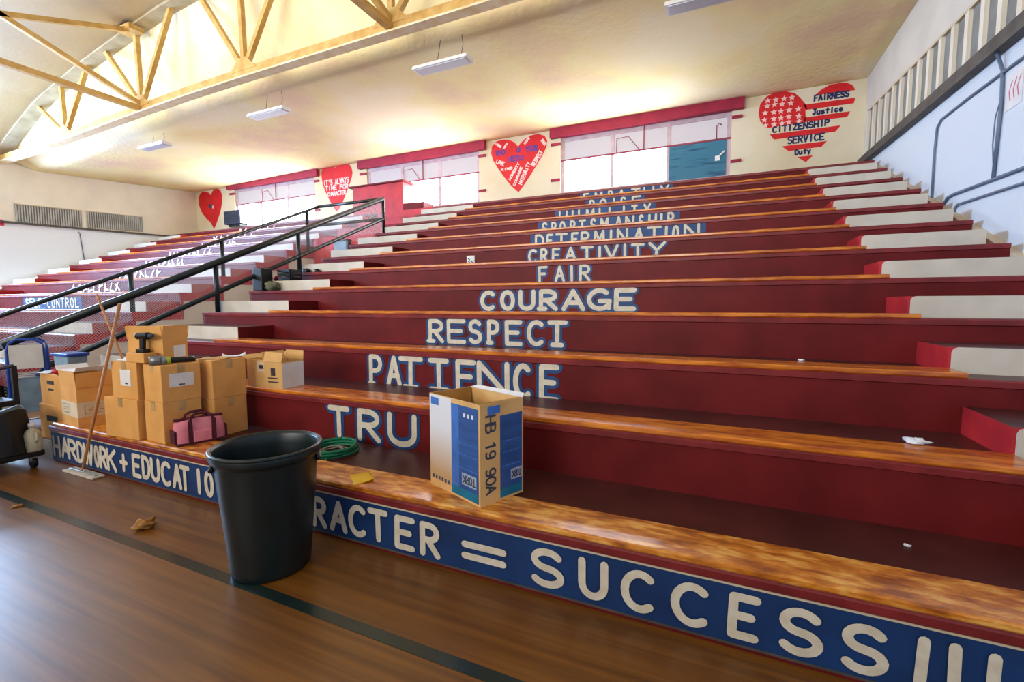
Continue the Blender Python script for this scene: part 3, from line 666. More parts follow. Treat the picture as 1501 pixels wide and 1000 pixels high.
# ------------------------------------------------------------------ conduits, cable and notices on the walls
x = XR-.021
def conduit(label, pts, r=.016, nm='conduit'):
    o = MB().tube(pts, r, 6).build(nm, M['conduit']); tag(o, label, 'pipe', 'conduits on the right wall' if 'right wall' in label else None)
    return recentre(o, pts[-1])
conduit('long bent conduit on the right wall rising from the seats and running under the ledge', [(x, 6.70, 3.02), (x, 6.72, 3.9), (x, 6.68, 4.25), (x, 6.55, 4.32), (x, 5.79, 4.305), (x, 4.5, 4.25), (x, 2.5, 4.16)][::-1])
conduit('upper of two level conduits on the right wall beside the aisle steps', [(x, 6.34, 3.02), (x, 6.15, 3.12), (x, 5.98, 3.13), (x, 4.96, 3.085), (x, 3.0, 3.0)][::-1], .02)
conduit('lower of two level conduits on the right wall beside the aisle steps', [(x, 5.93, 2.80), (x, 5.92, 2.92), (x, 5.84, 2.965), (x, 4.65, 2.915), (x, 3.0, 2.84)][::-1])
o = MB().tube([(x-.05, 4.97, 4.50), (x, 4.95, 4.3), (x, 4.92, 3.93), (x, 4.97, 3.10)], .018, 6).tube([(x, 4.93, 4.0), (x, 5.03, 3.8), (x, 5.04, 3.5), (x, 4.98, 3.2)], .007, 5).build('hanging_cable', M['conduit'])
recentre(tag(o, 'dark cable hanging down the right wall from the ledge to the conduit', 'cable'), (x, 4.97, 3.1))
o = MB().tube([(XL+.02, 6.56, 4.30), (XL+.02, 6.60, 4.25), (XL+.02, 6.70, 2.95)], .014, 6).build('conduit', M['conduit']); recentre(tag(o, 'thin vertical conduit on the left wall below the vent grilles', 'pipe'), (XL+.02, 6.7, 2.95))
nt_ = thing('notice', 'pale sheet with faded pink writing stuck high on the right wall', 'paper', (XR-.002, 4.72, 3.8))
MB().box(XR-.006, XR-.002, 4.56, 4.88, 3.80, 4.19).build('sheet', M['paper'], nt_)
mb = MB()
out = []
for i, yy in enumerate((4.78, 4.70, 4.62)): strokes(out, [[(yy, 3.9), (yy+.03, 4.0), (yy-.02, 4.1)]], lambda p: p, .010, 0, 0)
paint(mb, out, lambda a, b, l: (XR-.008-l, a, b), 0); mb.build('scribble', M['pink'], nt_)
o = MB().box(XL, XL+.02, 4.36, 4.66, 4.22, 4.42).build('red_sign', M['redsign']); recentre(tag(o, 'small red sign on the left wall at the picture edge', 'sign'), (XL, 4.5, 4.22))
# ------------------------------------------------------------------ cartons and things on the seats
Z1, Z2 = H1+TP, H1+H+TP
def carton(label, corner, rz, w, d, h, z, state='closed', m='card', group='cardboard cartons stacked on the bench', labelp=None, flaps=None, tape=True):
    """corner = front right bottom corner (x, y); local x along the front, y into the depth"""
    r = math.radians(rz); xh = Vector((math.cos(r), math.sin(r))); yh = Vector((-math.sin(r), math.cos(r)))
    c = Vector(corner)-xh*w/2+yh*d/2
    root = thing('carton', label, 'box', (c.x, c.y, z), r, group)
    t = .006
    mb = MB()
    if state == 'closed':
        mb.box(-w/2, w/2, -d/2, d/2, 0, h); b = mb.build('body', M[m], root, world=False, bevel=.005)
        if tape:
            MB().box(-.028, .028, -d/2-.0025, d/2+.0025, h-.0005, h+.0018).box(-.028, .028, -d/2-.0025, -d/2, h*.78, h+.0018).build('tape', M['tape'], root, world=False)
            MB().box(w/2, w/2+.0025, -.03, .03, h*.76, h+.001).build('tape', M['tape'], root, world=False)
    else:
        mb.box(-w/2, w/2, -d/2, d/2, 0, t)
        mb.box(-w/2, w/2, -d/2, -d/2+t, t, h); mb.box(-w/2, w/2, d/2-t, d/2, t, h)
        mb.box(-w/2, -w/2+t, -d/2+t, d/2-t, t, h); mb.box(w/2-t, w/2, -d/2+t, d/2-t, t, h)
        mb.build('body', M[m], root, world=False)
        for side, ang, ln in (flaps or ()):
            a = math.radians(ang); s_, c_ = math.sin(a)*ln, math.cos(a)*ln
            if side == 'f': q = [(-w/2, -d/2, h), (w/2, -d/2, h), (w/2, -d/2-s_, h+c_), (-w/2, -d/2-s_, h+c_)]
            if side == 'b': q = [(-w/2, d/2, h), (w/2, d/2, h), (w/2, d/2+s_, h+c_), (-w/2, d/2+s_, h+c_)]
            if side == 'r': q = [(w/2, -d/2, h), (w/2, d/2, h), (w/2+s_, d/2, h+c_), (w/2+s_, -d/2, h+c_)]
            if side == 'l': q = [(-w/2, -d/2, h), (-w/2, d/2, h), (-w/2-s_, d/2, h+c_), (-w/2-s_, -d/2, h+c_)]
            MB().quad(*q).build('flap', M[m], root, world=False, solid=t)
    if labelp:
        for (face, u, v, uw, vh, mk, nm) in labelp:
            mb = MB()
            if face == 'f': mb.box(u-uw/2, u+uw/2, -d/2-.002, -d/2, v, v+vh)
            else: mb.box(w/2, w/2+.002, u-uw/2, u+uw/2, v, v+vh)
            mb.build(nm, M[mk], root, world=False)
    root['_d'] = 0
    del root['_d']
    return root
Lb = lambda face, u, v, uw, vh: (face, u, v, uw, vh, 'paper', 'paper_label')
Ik = lambda face, u, v, uw, vh: (face, u, v, uw, vh, 'ink', 'printed_mark')
carton('brown carton on the bench behind the pink bag, under a carton with a wide label', (-4.42, .01), -3, .31, .32, .366, Z1)
carton('brown carton with a wide white label, under the black drill', (-4.42, .012), -4, .31, .32, .33, Z1+.366, labelp=[Lb('r', .0, .13, .20, .12), Ik('r', .0, .14, .05, .014), ])
carton('brown carton low on the bench just right of the broom handle', (-4.76, -.015), 3, .49, .30, .37, Z1)
carton('brown carton with a square white label beside the broom handle', (-4.765, .0), 3, .37, .30, .34, Z1+.37, labelp=[Lb('f', .02, .12, .15, .15), Ik('f', .03, .135, .04, .014)])
carton('open brown carton with raised flaps at the top of the stack', (-4.62, .15), 17, .36, .27, .22, Z1+.697, 'open', flaps=[('f', 8, .12), ('r', 6, .12), ('l', 10, .11), ('b', 12, .11)], labelp=[Lb('r', .04, .04, .13, .11)])
carton('brown carton on the floor of the row, right of the pink bag', (-4.33, .40), 3, .31, .34, .37, H1)
carton('brown carton right of the labelled carton with an envelope on it', (-4.335, .40), 1, .31, .34, .372, H1+.37)
carton('brown carton with printed top on the second row, beside the white-sided carton', (-4.19, .87), 2, .30, .27, .28, Z2, 'open', 'card2', 'cartons on the second row', labelp=[('f', .06, .16, .12, .10, 'paper_c', 'paper_label'), Ik('f', .06, .19, .06, .04)], flaps=[('b', 60, .1), ('l', 70, .1)])
k8 = carton('open carton with one white side on the second row', (-3.97, .86), 2, .25, .27, .27, Z2, 'open', 'card2', 'cartons on the second row', flaps=[('f', -14, .10), ('b', 6, .10), ('l', 20, .1)], labelp=[('r', 0, .004, .264, .255, 'twhite', 'white_side'), Ik('f', .0, .13, .06, .08), Ik('f', .0, .10, .14, .012), Ik('f', .0, .06, .14, .012)])
carton('small flat brown carton on top of the stack under the black drill', (-4.64, .0), 2, .26, .11, .085, Z1+.711, tape=False)
jc = carton('brown carton with a pale band of red printing around it, left of the broom', (-5.80, -.02), -6, .42, .31, .40, Z1, 'open', flaps=[('f', 4, .16), ('r', 8, .15), ('b', 10, .15), ('l', 6, .15)],
    labelp=[('f', 0, .10, .415, .15, 'paper_c', 'printed_band'), ('r', 0, .10, .305, .15, 'paper_c', 'printed_band'), *[(fc, u+du, .13+dv, uw, vh, 'ink_r', 'printed_mark') for fc, u, w2 in (('f', -.09, .085), ('r', .01, .11)) for du, dv, uw, vh in ((0, 0, 2*w2, .007), (0, .083, 2*w2, .007), (-w2, 0, .007, .09), (w2, 0, .007, .09), (0, .032, w2*1.5, .006), (0, .052, w2*1.3, .006))]])
carton('brown carton with dark print, upper one at the left end of the bench', (-6.27, .05), -2, .50, .33, .33, .58, labelp=[Ik('f', .0, .22, .16, .04), Ik('f', .0, .15, .12, .025)], tape=False)
carton('brown carton with dark print, lower one at the left end of the bench', (-6.29, .05), 1, .48, .33, .38, .2, labelp=[Ik('f', .02, .2, .22, .06), Ik('f', .02, .12, .16, .03)], tape=False)
carton('tall brown carton standing behind the broom handle', (-5.34, .42), 2, .32, .30, .68, H1, labelp=None)

# blue and white paper towel carton
W_, D_, H_ = .54, .36, .63; rz = math.radians(-22.6)
xh = Vector((math.cos(rz), math.sin(rz))); yh = Vector((-math.sin(rz), math.cos(rz)))
c = Vector((-1.28, .03))-xh*W_/2+yh*D_/2
tk = thing('towel_carton', 'tall open blue and white printed carton marked HB 19 90A on the front bench', 'box', (c.x, c.y, Z1), rz)
t = .006
mb = MB().box(-W_/2, W_/2, -D_/2, D_/2, 0, t); mb.box(-W_/2, W_/2, -D_/2, -D_/2+t, t, H_); mb.box(-W_/2, W_/2, D_/2-t, D_/2, t, H_)
mb.box(-W_/2, -W_/2+t, -D_/2+t, D_/2-t, t, H_); mb.box(W_/2-t, W_/2, -D_/2+t, D_/2-t, t, H_)
mb.build('body', M['card2'], tk, world=False)
f = -D_/2-.0015
def face_f(x0, x1, z0, z1, mk, nm, lift=0): return MB().box(x0, x1, f-lift, -D_/2, z0, z1).build(nm, M[mk], tk, world=False)
def face_r(y0, y1, z0, z1, mk, nm, lift=0): return MB().box(W_/2, W_/2+.0015+lift, y0, y1, z0, z1).build(nm, M[mk], tk, world=False)
tw = mat('printed_tissue', (226, 224, 224), (188, 150, 104), 1.0, rough=0.7)
# the print runs from pale at the top to bare board at the foot
nt = tw.node_tree; bs = nt.nodes['Principled BSDF']; g = nt.nodes.new('ShaderNodeTexCoord'); sx = nt.nodes.new('ShaderNodeSeparateXYZ'); nt.links.new(g.outputs['Object'], sx.inputs[0])
cr = nt.nodes.new('ShaderNodeValToRGB'); cr.color_ramp.elements[0].position = .10; cr.color_ramp.elements[1].position = .42
cr.color_ramp.elements[0].color = (*s2l((190, 150, 100)), 1); cr.color_ramp.elements[1].color = (*s2l((222, 220, 220)), 1)
nt.links.new(sx.outputs['Z'], cr.inputs['Fac']); nt.links.new(cr.outputs['Color'], bs.inputs['Base Color']); M['tissue'] = tw
face_f(-W_/2+.004, -.02, .05, H_-.004, 'tissue', 'printed_panel')
face_f(-.02, .06, .02, H_-.03, 'tblue2', 'printed_panel')
face_f(.06, .255, .07, H_-.03, 'tblue', 'printed_panel'); face_f(-.02, .255, .015, .07, 'teal', 'printed_panel', .0004)
for z in (.20, .29, .36): face_f(.02, .245, z, z+.006, 'tblue2', 'printed_line', .001)
face_f(.09, .235, .10, .175, 'patch', 'brand_patch', .0008)
face_f(-W_/2+.02, -.16, H_-.07, H_-.02, 'tblue2', 'printed_mark', .0006)
for i in range(6): face_f(-W_/2+.03+i*.035, -W_/2+.05+i*.035, .055, .08, 'slate', 'printed_mark', .0008)
for i in range(3): face_f(.11+i*.04, .13+i*.04, H_-.10, H_-.075, 'twhite', 'printed_mark', .0008)
face_r(-.02, D_/2-.012, .07, H_-.09, 'tblue', 'printed_panel'); face_r(-.02, D_/2-.012, .015, .07, 'teal', 'printed_panel')
face_r(.07, .165, .11, .18, 'patch', 'brand_patch', .0008)
for z in (.21, .30, .37): face_r(.0, .155, z, z+.005, 'tblue2', 'printed_line', .001)
face_r(-.12, -.02, H_-.07, H_-.02, 'tblue2', 'printed_mark', .0006)
def upside(word, x0, x1, z0, z1, w):
    n = len(word); cw = (x1-x0)/n; out = []
    for i, ch in enumerate(word):
        strokes(out, G[ch], lambda p: (x1-cw*(i+.12+.76*p[0]), z1-(z1-z0)*p[1]), w, 0, 0)
    return out
mb = MB(); paint(mb, upside('TORK', .10, .228, .115, .160, .005), lambda a, b, l: (a, f-.0016-l, b), 0)
mb.build('printed_lettering', M['slate'], tk, world=False)
mb = MB(); paint(mb, upside('TORK', .078, .158, .125, .165, .004), lambda a, b, l: (W_/2+.003+l, a, b), 0)
mb.build('printed_lettering', M['slate'], tk, world=False)
txt = 'HB 19 90A'; zt = H_-.075; cw = .49/len(txt); i = 0
for part in txt.split(' '):
    out = []
    for ch in part:
        strokes(out, G[ch], lambda p: (-.135+.075*p[1], zt-cw*(i+.08+.84*p[0])), .0065, 0, 0); i += 1
    i += 1
    mb = MB(); paint(mb, out, lambda a, b, l: (W_/2+.002+l, a, b), 0); mb.build('printed_lettering', M['slate'], tk, world=False)
for nm, q in (('f', [(-W_/2, -D_/2+.008, H_), (W_/2, -D_/2+.008, H_), (W_/2-.06, -D_/2+.05, H_-.15), (-W_/2+.06, -D_/2+.05, H_-.15)]),
              ('b', [(-W_/2, D_/2-.008, H_), (W_/2, D_/2-.008, H_), (W_/2-.02, D_/2+.03, H_+.02), (-W_/2+.05, D_/2+.02, H_+.015)]),
              ('r', [(W_/2-.008, -D_/2, H_), (W_/2-.008, D_/2, H_), (W_/2-.06, D_/2-.05, H_-.15), (W_/2-.06, -D_/2+.05, H_-.15)]),
              ('l', [(-W_/2+.008, -D_/2, H_), (-W_/2+.008, D_/2, H_), (-W_/2+.05, D_/2-.05, H_-.15), (-W_/2+.05, -D_/2+.05, H_-.15)])):
    MB().quad(*q).build('flap', M['paper'] if nm == 'b' else M['card_in'], tk, world=False, solid=.006)

# trash can
can = thing('trash_can', 'large round black-green plastic trash can standing on the gym floor', 'trash can', (-2.55, -.41, 0))
mb = MB()
prof = [(0, .012), (.205, .012), (.216, 0), (.226, .012), (.232, .05), (.262, .40), (.266, .43), (.272, .50), (.289, .70), (.292, .715), (.306, .72), (.312, .735), (.312, .765), (.306, .78), (.296, .778), (.290, .765), (.281, .70), (.224, .05), (.214, .03), (0, .03)]
mb.lathe(prof, 0, 0, 64); mb.build('body', M['can'], can, world=False)
rim = [(.3085*math.cos(2*PI*k/64), .3085*math.sin(2*PI*k/64), .774) for k in range(65)]
MB().tube(rim, .0115, 8, cap=False).build('rim', M['can'], can, world=False)
for a in (48, 228):
    ra = math.radians(a); ux, uy = math.cos(ra), math.sin(ra); vx, vy = -uy, ux
    P = lambda r, s, z: (ux*r+vx*s, uy*r+vy*s, z)
    mb = MB().tube([P(.280, -.075, .69), P(.292, -.075, .675), P(.298, -.05, .67), P(.298, .05, .67), P(.292, .075, .675), P(.280, .075, .69)], .014, 8)
    mb.tube([P(.284, -.075, .71), P(.294, -.075, .675)], .010, 6); mb.tube([P(.284, .075, .71), P(.294, .075, .675)], .012, 6)
    mb.build('handle', M['can'], can, world=False)

# pink and burgundy tool bag
bg = thing('tool_bag', 'pink and burgundy canvas tool bag leaning against the cartons', 'bag', (-4.26, .21, Z1), math.radians(73))
L_, B_, HH = .38, .19, .21
def bagpt(u, v):
    a = u*2*PI; x = math.cos(a); y = math.sin(a); e = lambda q: math.copysign(abs(q)**.45, q)
    s = 1-.10*v+.06*math.sin(v*PI); tap = 1 if v < .75 else 1-(v-.75)*1.5
    return (e(x)*L_/2*s, e(y)*B_/2*s*tap, v*HH+.012*math.sin(3*a)*v)
mb = MB().grid(bagpt, 40, 10); mb.add([bagpt(i/40, 1) for i in range(40)], [tuple(range(40))]); mb.add([bagpt(i/40, 0) for i in range(40)], [tuple(range(40))])
mb.build('body', M['pink'], bg, world=False)
mb = MB().box(-.185, .185, -.02, .02, HH-.005, HH+.014)
mb.build('zip_flap', M['pinkdk'], bg, world=False)
for s in (-1, 1):
    mb = MB()
    for x in (-.09, .09): mb.box(x-.016, x+.016, s*.102-.006, s*.102+.006, .01, HH+.0)
    mb.tube([(-.09, s*.095, HH-.01), (-.08, s*.08, HH+.03), (-.04, s*.06, HH+.055), (.04, s*.06, HH+.055), (.08, s*.08, HH+.03), (.09, s*.095, HH-.01)], .012, 8)
    mb.build('handle', M['pinkdk'], bg, world=False)
    MB().box(-.07, .07, s*.100-.012, s*.100+.012, .02, .12).build('side_pocket', M['pink'], bg, world=False, bevel=.008)
for s in (-1, 1): MB().box(s*.195-.010, s*.195+.010, -.07, .07, .015, .13).build('end_pocket', M['pinkdk'], bg, world=False, bevel=.008)
MB().box(-.192, .192, -.098, .098, 0.0, .022).build('base', M['pinkdk'], bg, world=False, bevel=.006)

# drill, tools and papers on the cartons
zt = Z1+.711+.085
dr = thing('power_drill', 'black cordless drill standing upright on a small carton', 'drill', (-4.75, .055, zt), math.radians(8))
MB().box(-.045, .045, -.035, .035, 0, .035).build('battery', M['black'], dr, world=False, bevel=.006)
MB().prism([(-.024, .035), (.020, .035), (.030, .13), (-.018, .13)], 'y', -.018, .018).build('grip', M['black'], dr, world=False, bevel=.008)
MB().tube([(-.05, 0, .15), (-.045, 0, .15), (.07, 0, .155), (.085, 0, .155)], .031, 14).build('motor_housing', M['black'], dr, world=False)
MB().tube([(.085, 0, .155), (.12, 0, .156), (.135, 0, .156)], .022, 12, r2=.012).build('chuck', M['slate'], dr, world=False)
zb = Z1+.366+.33
o = thing('tape_roll', 'grey roll of duct tape standing on the labelled carton', 'tape', (-4.55, .055, zb+.002), .3)
MB().lathe([(.036, 0), (.056, 0), (.056, .075), (.036, .075), (.036, 0)], 0, 0, 24).build('roll', M['grey'], o, world=False)
fx = thing('torch', 'black torch with a lime green collar lying on the labelled carton', 'torch', (-4.47, .19, zb+.002), math.radians(82))
MB().tube([(-.13, 0, .036), (-.10, 0, .036)], .034, 16).build('head', M['grey'], fx, world=False)
MB().tube([(-.10, 0, .036), (-.07, 0, .036)], .033, 16).build('collar', M['lime'], fx, world=False)
MB().tube([(-.07, 0, .034), (.03, 0, .03), (.10, 0, .028), (.13, 0, .027)], .026, 12).build('handle', M['black'], fx, world=False)
zf = H1+.742
def sheet(name, label, cat, c, rz, w, d, mk, curl=.012, group=None, th=.0015):
    r = math.radians(rz); root = None
    mb = MB().grid(lambda u, v: ((u-.5)*w, (v-.5)*d, .001+curl*(abs(u-.5)*2)**3*(1 if v > .4 else .3)), 8, 6)
    o = mb.build(name, M[mk], None, solid=th); o.location = c; o.rotation_euler = (0, 0, r)
    return tag(o, label, cat, group)
sheet('envelope', 'orange envelope lying on the carton right of the torch', 'envelope', (-4.47, .53, zf+.004), 30, .24, .17, 'orange', .006)
sheet('paper_sheet', 'crumpled white sheet on the carton next to the second-row cartons', 'paper', (-4.42, .68, zf+.012), 60, .20, .10, 'paper', .03)
sheet('paper_sheet', 'white sheets on the carton with the square label, at the broom handle', 'paper', (-5.02, .12, Z1+.712), 10, .22, .18, 'paper', .02)
sheet('paper_sheet', 'loose white sheet lying on the tall carton behind the broom', 'paper', (-5.50, .57, H1+.685), -20, .24, .2, 'paper', .02)
sheet('paper_sheet', 'white sheet lying on the upper carton at the left end', 'paper', (-6.66, .11, .914), 5, .20, .13, 'paper', .01)
# rags and trays over the left cartons
def blob(name, label, cat, c, r, sq, mk, seed, amp=.25, seg=18):
    rnd = random.Random(seed); ph = [rnd.uniform(0, 6) for _ in range(6)]
    def fn(u, v):
        a = u*2*PI; b = (v-.5)*PI
        k = 1+amp*math.sin(3*a+ph[0])*math.cos(b*2+ph[1])+amp*.6*math.sin(5*a+ph[2]+3*b)+amp*.5*math.sin(7*b+ph[3]+2*a)
        return (r*k*math.cos(b)*math.cos(a), r*k*math.cos(b)*math.sin(a), max(0, sq*r*(1+k*math.sin(b))))
    o = MB().grid(fn, seg, seg//2+3).build(name, M[mk]); o.location = c
    return tag(o, label, cat)
blob('rag', 'bunched red cloth on the carton at the left end', 'cloth', (-6.37, .115, .912), .085, .4, 'redc', 3)
tub = thing('tub', 'grey-blue plastic tub with a dark blue lid behind the red cloth', 'tub', (-6.64, .29, .911))
MB().prism([(-.13, 0), (.13, 0), (.16, .17), (-.16, .17)], 'y', -.09, .09).build('body', M['bluegrey'], tub, world=False, bevel=.012)
MB().box(-.175, .175, -.105, .105, .17, .205).build('lid', M['bluep'], tub, world=False, bevel=.01)
tb = thing('tray', 'white plastic tray resting on the open printed carton', 'tray', (-6.02, .13, Z1+.56))
MB().prism([(-.19, 0), (.17, 0), (.20, .045), (.19, .045), (.16, .008), (-.18, .008), (-.21, .045), (-.22, .045)], 'y', -.13, .13).build('pan', M['paper'], tb, world=False)

# dust mop leaning on the cartons
dm = thing('dust_mop', 'dust mop with a wooden handle leaning against the cartons, head on the floor', 'mop', (-5.62, -.085, 0))
MB().tube([(-5.62, -.085, .05), (-5.56, -.080, .20), (-4.88, -.035, 1.66)], .014, 10).build('handle', M['wood'], dm)
MB().box(-5.90, -5.34, -.14, -.03, .0, .022).build('mop_pad', M['mop'], dm, bevel=.009)
MB().box(-5.86, -5.38, -.10, -.07, .022, .034).build('head_frame', M['steel'], dm, bevel=.004)
MB().tube([(-5.65, -.085, .035), (-5.62, -.085, .06), (-5.59, -.085, .035)], .008, 6).build('swivel', M['steel'], dm)
bp = thing('broom', 'thin orange broom pole leaning behind the left cartons', 'broom', (-5.74, .52, H1))
MB().tube([(-5.74, .52, H1+.10), (-6.02, .30, 1.76)], .012, 8).build('handle', M['wood'], bp)
MB().prism([(-5.88, H1), (-5.60, H1), (-5.68, H1+.12), (-5.80, H1+.12)], 'y', .50, .55).build('brush', M['black'], bp)

# janitor cart with bags and tools at the picture's left edge
jn = thing('janitor_cart', 'dark janitor cart loaded with bags and bottles at the left edge', 'cart', (-6.95, -.36, 0))
MB().box(-7.35, -6.42, -.62, -.12, .12, .18).build('base_tray', M['black'], jn, bevel=.015)
MB().box(-7.35, -6.85, -.60, -.14, .60, .66).build('upper_shelf', M['black'], jn, bevel=.012)
for px_, py in ((-7.32, -.59), (-6.88, -.59), (-7.32, -.15), (-6.88, -.15)):
    MB().box(px_-.02, px_+.02, py-.02, py+.02, .18, 1.02).build('post', M['black'], jn)
MB().tube([(-7.32, -.59, 1.02), (-7.32, -.37, 1.06), (-7.32, -.15, 1.02)], .018, 8).build('handle', M['black'], jn)
MB().tube([(-6.88, -.59, 1.0), (-6.84, -.37, .98), (-6.88, -.15, 1.02)], .018, 8).build('handle', M['black'], jn)
for px_, py in ((-7.28, -.55), (-6.50, -.55), (-7.28, -.19), (-6.50, -.19)):
    w_ = MB().tube([(px_, py-.018, .055), (px_, py+.018, .055)], .055, 18).build('wheel', M['black'], jn)
    MB().box(px_-.03, px_+.03, py-.026, py+.026, .07, .125).build('caster_fork', M['steel'], w_)
def bagshape(u, v):
    a = u*2*PI; k = 1+.06*math.sin(5*a+v*4)
    return (-6.62+.24*k*math.cos(a)*(1-.15*v), -.37+.21*k*math.sin(a)*(1-.1*v), .19+.42*v+.02*math.sin(4*a)*v)
mb = MB().grid(bagshape, 28, 8); mb.add([bagshape(i/28, 1) for i in range(28)], [tuple(range(28))]); mb.build('black_bag', M['black'], jn)
jg = thing('jug', 'cream plastic jug with a pale cap standing in the cart', 'jug', (-6.44, -.20, .182))
MB().lathe([(0, 0), (.062, 0), (.068, .02), (.068, .17), (.05, .21), (.022, .235), (.022, .25), (0, .25)], 0, 0, 20).build('body', M['jug'], jg, world=False)
MB().lathe([(0, .245), (.028, .245), (.028, .285), (0, .285)], 0, 0, 16).build('cap', M['paper'], jg, world=False)
MB().tube([(.05, 0, .20), (.085, 0, .19), (.09, 0, .13), (.066, 0, .10)], .010, 8).build('handle', M['jug'], jg, world=False)
blob('sponge', 'yellow cloth hanging over the cart shelf', 'cloth', (-6.96, -.50, .662), .075, .7, 'yellow', 9, .12)
bx = thing('glove_box', 'small white and blue box on the cart shelf', 'box', (-7.16, -.42, .662), .2)
MB().box(-.13, .13, -.07, .07, 0, .08).build('carton_body', M['bluep'], bx, world=False, bevel=.004)
MB().box(-.132, .132, -.072, .072, .05, .083).build('top_panel', M['paper'], bx, world=False)
bt = thing('spray_bottle', 'red and white spray bottle standing in front on the cart tray', 'bottle', (-6.50, -.44, .182))
MB().lathe([(0, 0), (.038, 0), (.040, .02), (.040, .12), (.018, .17), (.015, .20), (0, .20)], 0, 0, 18).build('body', M['redc'], bt, world=False)
MB().prism([(-.02, .20), (.02, .20), (.024, .235), (-.05, .245), (-.05, .228), (-.022, .22)], 'y', -.012, .012).build('trigger_head', M['paper'], bt, world=False)

for o in (jn, jg, bx, bt): o.location.x += .17
bpy.data.objects['sponge'].location.x += .17
# blue folding chairs leaning over the cart
def fold_chair(label, x, y, z, lean, rz):
    ch = thing('folding_chair', label, 'chair', (x, y, z), math.radians(rz), 'blue folding chairs by the cart')
    R = Matrix.Rotation(math.radians(lean), 4, 'Y') @ Matrix.Diagonal((1, .8, 1.12, 1))
    P = lambda a, b, c: tuple(R @ Vector((a, b, c)))
    MB().tube([P(0, -.2, 0), P(0, -.2, .80), P(0, -.17, .88), P(0, -.10, .92), P(0, .10, .92), P(0, .17, .88), P(0, .2, .80), P(0, .2, 0)], .016, 8).build('frame', M['bluep'], ch, world=False)
    MB().tube([P(.07, -.16, .02), P(.05, -.16, .52), P(.05, .16, .52), P(.07, .16, .02)], .014, 8).build('rear_legs', M['bluep'], ch, world=False)
    MB().add([P(.01, -.18, .60), P(.01, .18, .60), P(.02, .18, .86), P(.02, -.18, .86)], [(0, 1, 2, 3)]).build('backrest', M['twhite'], ch, world=False, solid=.012)
    MB().add([P(.03, -.17, .12), P(.03, .17, .12), P(.05, .17, .48), P(.05, -.17, .48)], [(0, 1, 2, 3)]).build('seat', M['bluegrey'], ch, world=False, solid=.02)
    for b in (-.2, .2): MB().tube([P(0, b, -.012), P(0, b, .03)], .02, 8).build('foot_cap', M['black'], ch, world=False)
    return ch
fold_chair('blue framed folding chair nearer the cartons, leaning by the rail end', -7.60, .26, .212, -10, -17)
fold_chair('blue framed folding chair nearer the rail post, leaning by the rail end', -7.80, .36, .212, -8, -17)

# things on the front bench and the floor
hs = thing('hose_coil', 'coiled green hose lying on the bench behind the trash can', 'hose', (-2.98, .53, H1))
mb = MB()
for i in range(3):
    pts = [((.185+.012*math.sin(a*3+i))*math.cos(a+i), (.20+.01*math.sin(2*a+i))*math.sin(a+i), .017+.024*i) for a in [2*PI*k/40 for k in range(41)]]
    mb.tube(pts, .014, 8)
mb.build('hose_loops', M['green'], hs, world=False)
mb = MB()
for i in range(4):
    r = .14-.02*i
    mb.tube([(r*math.cos(a)*1.0, r*math.sin(a), .010+.006*math.sin(3*a+i)+.012*(i % 2)) for a in [2*PI*k/30 for k in range(31)]], .006, 6)
mb.build('pale_cord', M['greyc'], hs, world=False)
MB().tube([(.10, -.17, .012), (.16, -.23, .010), (.20, -.235, .010), (.26, -.20, .010)], .009, 6).build('loose_end', M['greyc'], hs, world=False)
yc = MB().grid(lambda u, v: (-2.396+u*.083+v*.167-u*v*.013, .114+v*.0-(u*.126)+v*(u*.0), .0), 1, 1)
yc = MB(); A_, B2, C2, D2 = Vector((-2.396, .114, 0)), Vector((-2.313, .235, 0)), Vector((-2.159, .108, 0)), Vector((-2.229, -.012, 0))
yc.grid(lambda u, v: tuple(A_*(1-u)*(1-v)+D2*u*(1-v)+B2*(1-u)*v+C2*u*v+Vector((0, 0, Z1+.002+.018*u**3*(v**2)))), 8, 8)
o = yc.build('card', M['yellow'], solid=.002); recentre(tag(o, 'yellow card with a curled corner lying on the front bench', 'card'), (-2.27, .11, Z1))
blob('paper_scrap', 'crumpled white paper on the second-row seat, at the right', 'paper', (1.11, 1.17, Z2), .055, .25, 'paper', 4, .35)
blob('paper_scrap', 'tiny white scrap on the third-row seat plank', 'paper', (.62, 2.05, zs(3)+TP), .022, .3, 'paper', 6, .3)
blob('paper_scrap', 'tiny pale scrap on the dark tread of the front row', 'paper', (.93, .62, H1), .014, .4, 'paper', 8, .3)
blob('crumpled_bag', 'crumpled brown paper lying on the gym floor', 'paper', (-3.83, -.47, 0), .062, .5, 'leaf', 5, .3)
blob('wood_chip', 'small pale chip lying on the floor near the left edge', 'debris', (-5.20, -.69, 0), .030, .25, 'leaf', 12, .3)
ns = MB().box(-4.30, -4.14, ys(8)-.016, ys(8)-.010, zs(8)-.30, zs(8)-.10)
ns = thing('notice', 'small white sheet taped to a riser left of the word CREATIVITY', 'paper', (-4.22, ys(7)-.01, zs(7)-.35))
mb = MB().grid(lambda u, v: (-4.31+.17*u, ys(7)-.012-.004*math.sin(u*3), zs(7)-.36+.24*v), 6, 6); mb.build('sheet', M['paper'], ns, solid=.002)
mb = MB(); out = []
for i, (u, v) in enumerate(((.2, .6), (.55, .6), (.35, .35), (.2, .8), (.6, .3))): strokes(out, [[(-4.31+.17*u, zs(7)-.36+.24*v), (-4.31+.17*(u+.2), zs(7)-.36+.24*(v-.12))]], lambda p: p, .008, 0, 0)
paint(mb, out, lambda a, b, l: (a, ys(7)-.0205-l, b), 0); mb.build('scribble', M['ink'], ns)

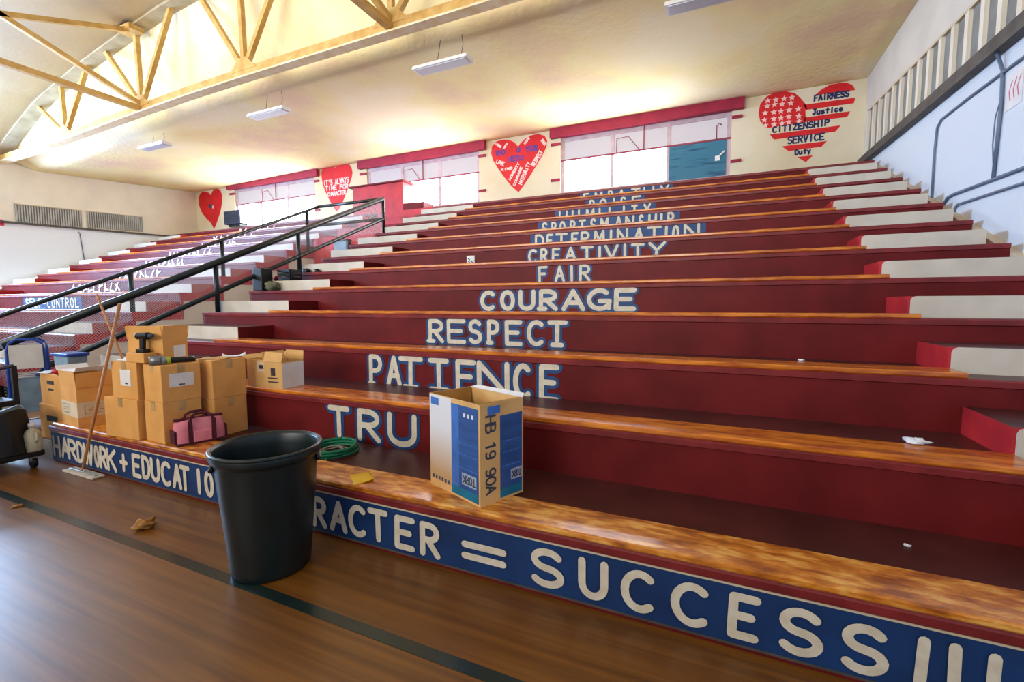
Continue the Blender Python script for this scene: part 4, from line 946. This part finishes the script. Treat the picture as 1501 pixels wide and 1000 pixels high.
# left-over equipment at the rail
sp = thing('tool_case', 'tall black case standing at the rail on the fifth row', 'case', (-7.82, 3.62, zs(5)))
MB().box(-.13, .13, -.12, .12, 0, .42).build('body', M['black'], sp, world=False, bevel=.02)
MB().tube([(-.06, 0, .41), (-.06, 0, .45), (.06, 0, .45), (.06, 0, .41)], .010, 6).build('handle', M['black'], sp, world=False)
blob('rag', 'olive cloth heaped against the black case at the rail', 'cloth', (-7.54, 3.60, zs(5)), .12, .7, 'olive', 21, .2)
cr_ = thing('crate', 'dark open crate with a red item on the aisle step by the rail', 'crate', (-7.55, 3.99, zs(5)+.19))
mb = MB().box(-.17, .17, -.13, .13, 0, .01)
for z in (.03, .10, .17): mb.box(-.17, .17, -.13, -.12, z, z+.05); mb.box(-.17, .17, .12, .13, z, z+.05); mb.box(-.17, -.16, -.13, .13, z, z+.05); mb.box(.16, .17, -.13, .13, z, z+.05)
for a in (-.17, .155):
    for b in (-.13, .115): mb.box(a, a+.015, b, b+.015, 0, .23)
mb.build('slatted_body', M['rail'], cr_, world=False)
blob('rag', 'red cloth lying beside the crate at the rail', 'cloth', (-7.84, 3.98, zs(5)+.19), .09, .6, 'redc', 30, .2)
blob('work_glove', 'dark work glove left on the sixth row beside the rail post', 'glove', (-7.66, 4.50, zs(6)), .07, .6, 'rail', 40, .35)
blob('work_glove', 'dark work glove left on the sixth row right of the rail post', 'glove', (-7.40, 4.52, zs(6)), .06, .6, 'rail', 44, .35)
gb = thing('meter_box', 'grey metal box fixed to the red bridge front', 'box', (-8.97, 6.888, 2.94))
MB().box(-9.24, -8.76, 6.80, 6.888, 2.94, 3.30).build('body', M['bluegrey'], gb, bevel=.01)
MB().box(-8.80, -8.74, 6.78, 6.889, 2.93, 3.32).box(-9.24, -8.74, 6.78, 6.889, 3.28, 3.32).build('dark_edge', M['rail'], gb)
ac = thing('window_unit', 'dark boxy air unit jutting from the bottom of the far left window', 'air conditioner', (-18.3, 10.5, 4.90))
MB().box(-18.86, -17.9, 10.36, 10.80, 4.96, 5.50).build('casing', M['slate'], ac, bevel=.02)
MB().box(-17.898, -17.885, 10.40, 10.80, 4.98, 5.48).build('side_panel', M['twhite'], ac)
mb = MB()
for i in range(7): mb.box(-18.80, -17.98, 10.345, 10.36, 5.02+i*.065, 5.05+i*.065)
mb.build('louvres', M['rail'], ac)
MB().box(-18.70, -18.0, 10.45, 10.79, 4.86, 4.96).build('bracket', M['rail'], ac)
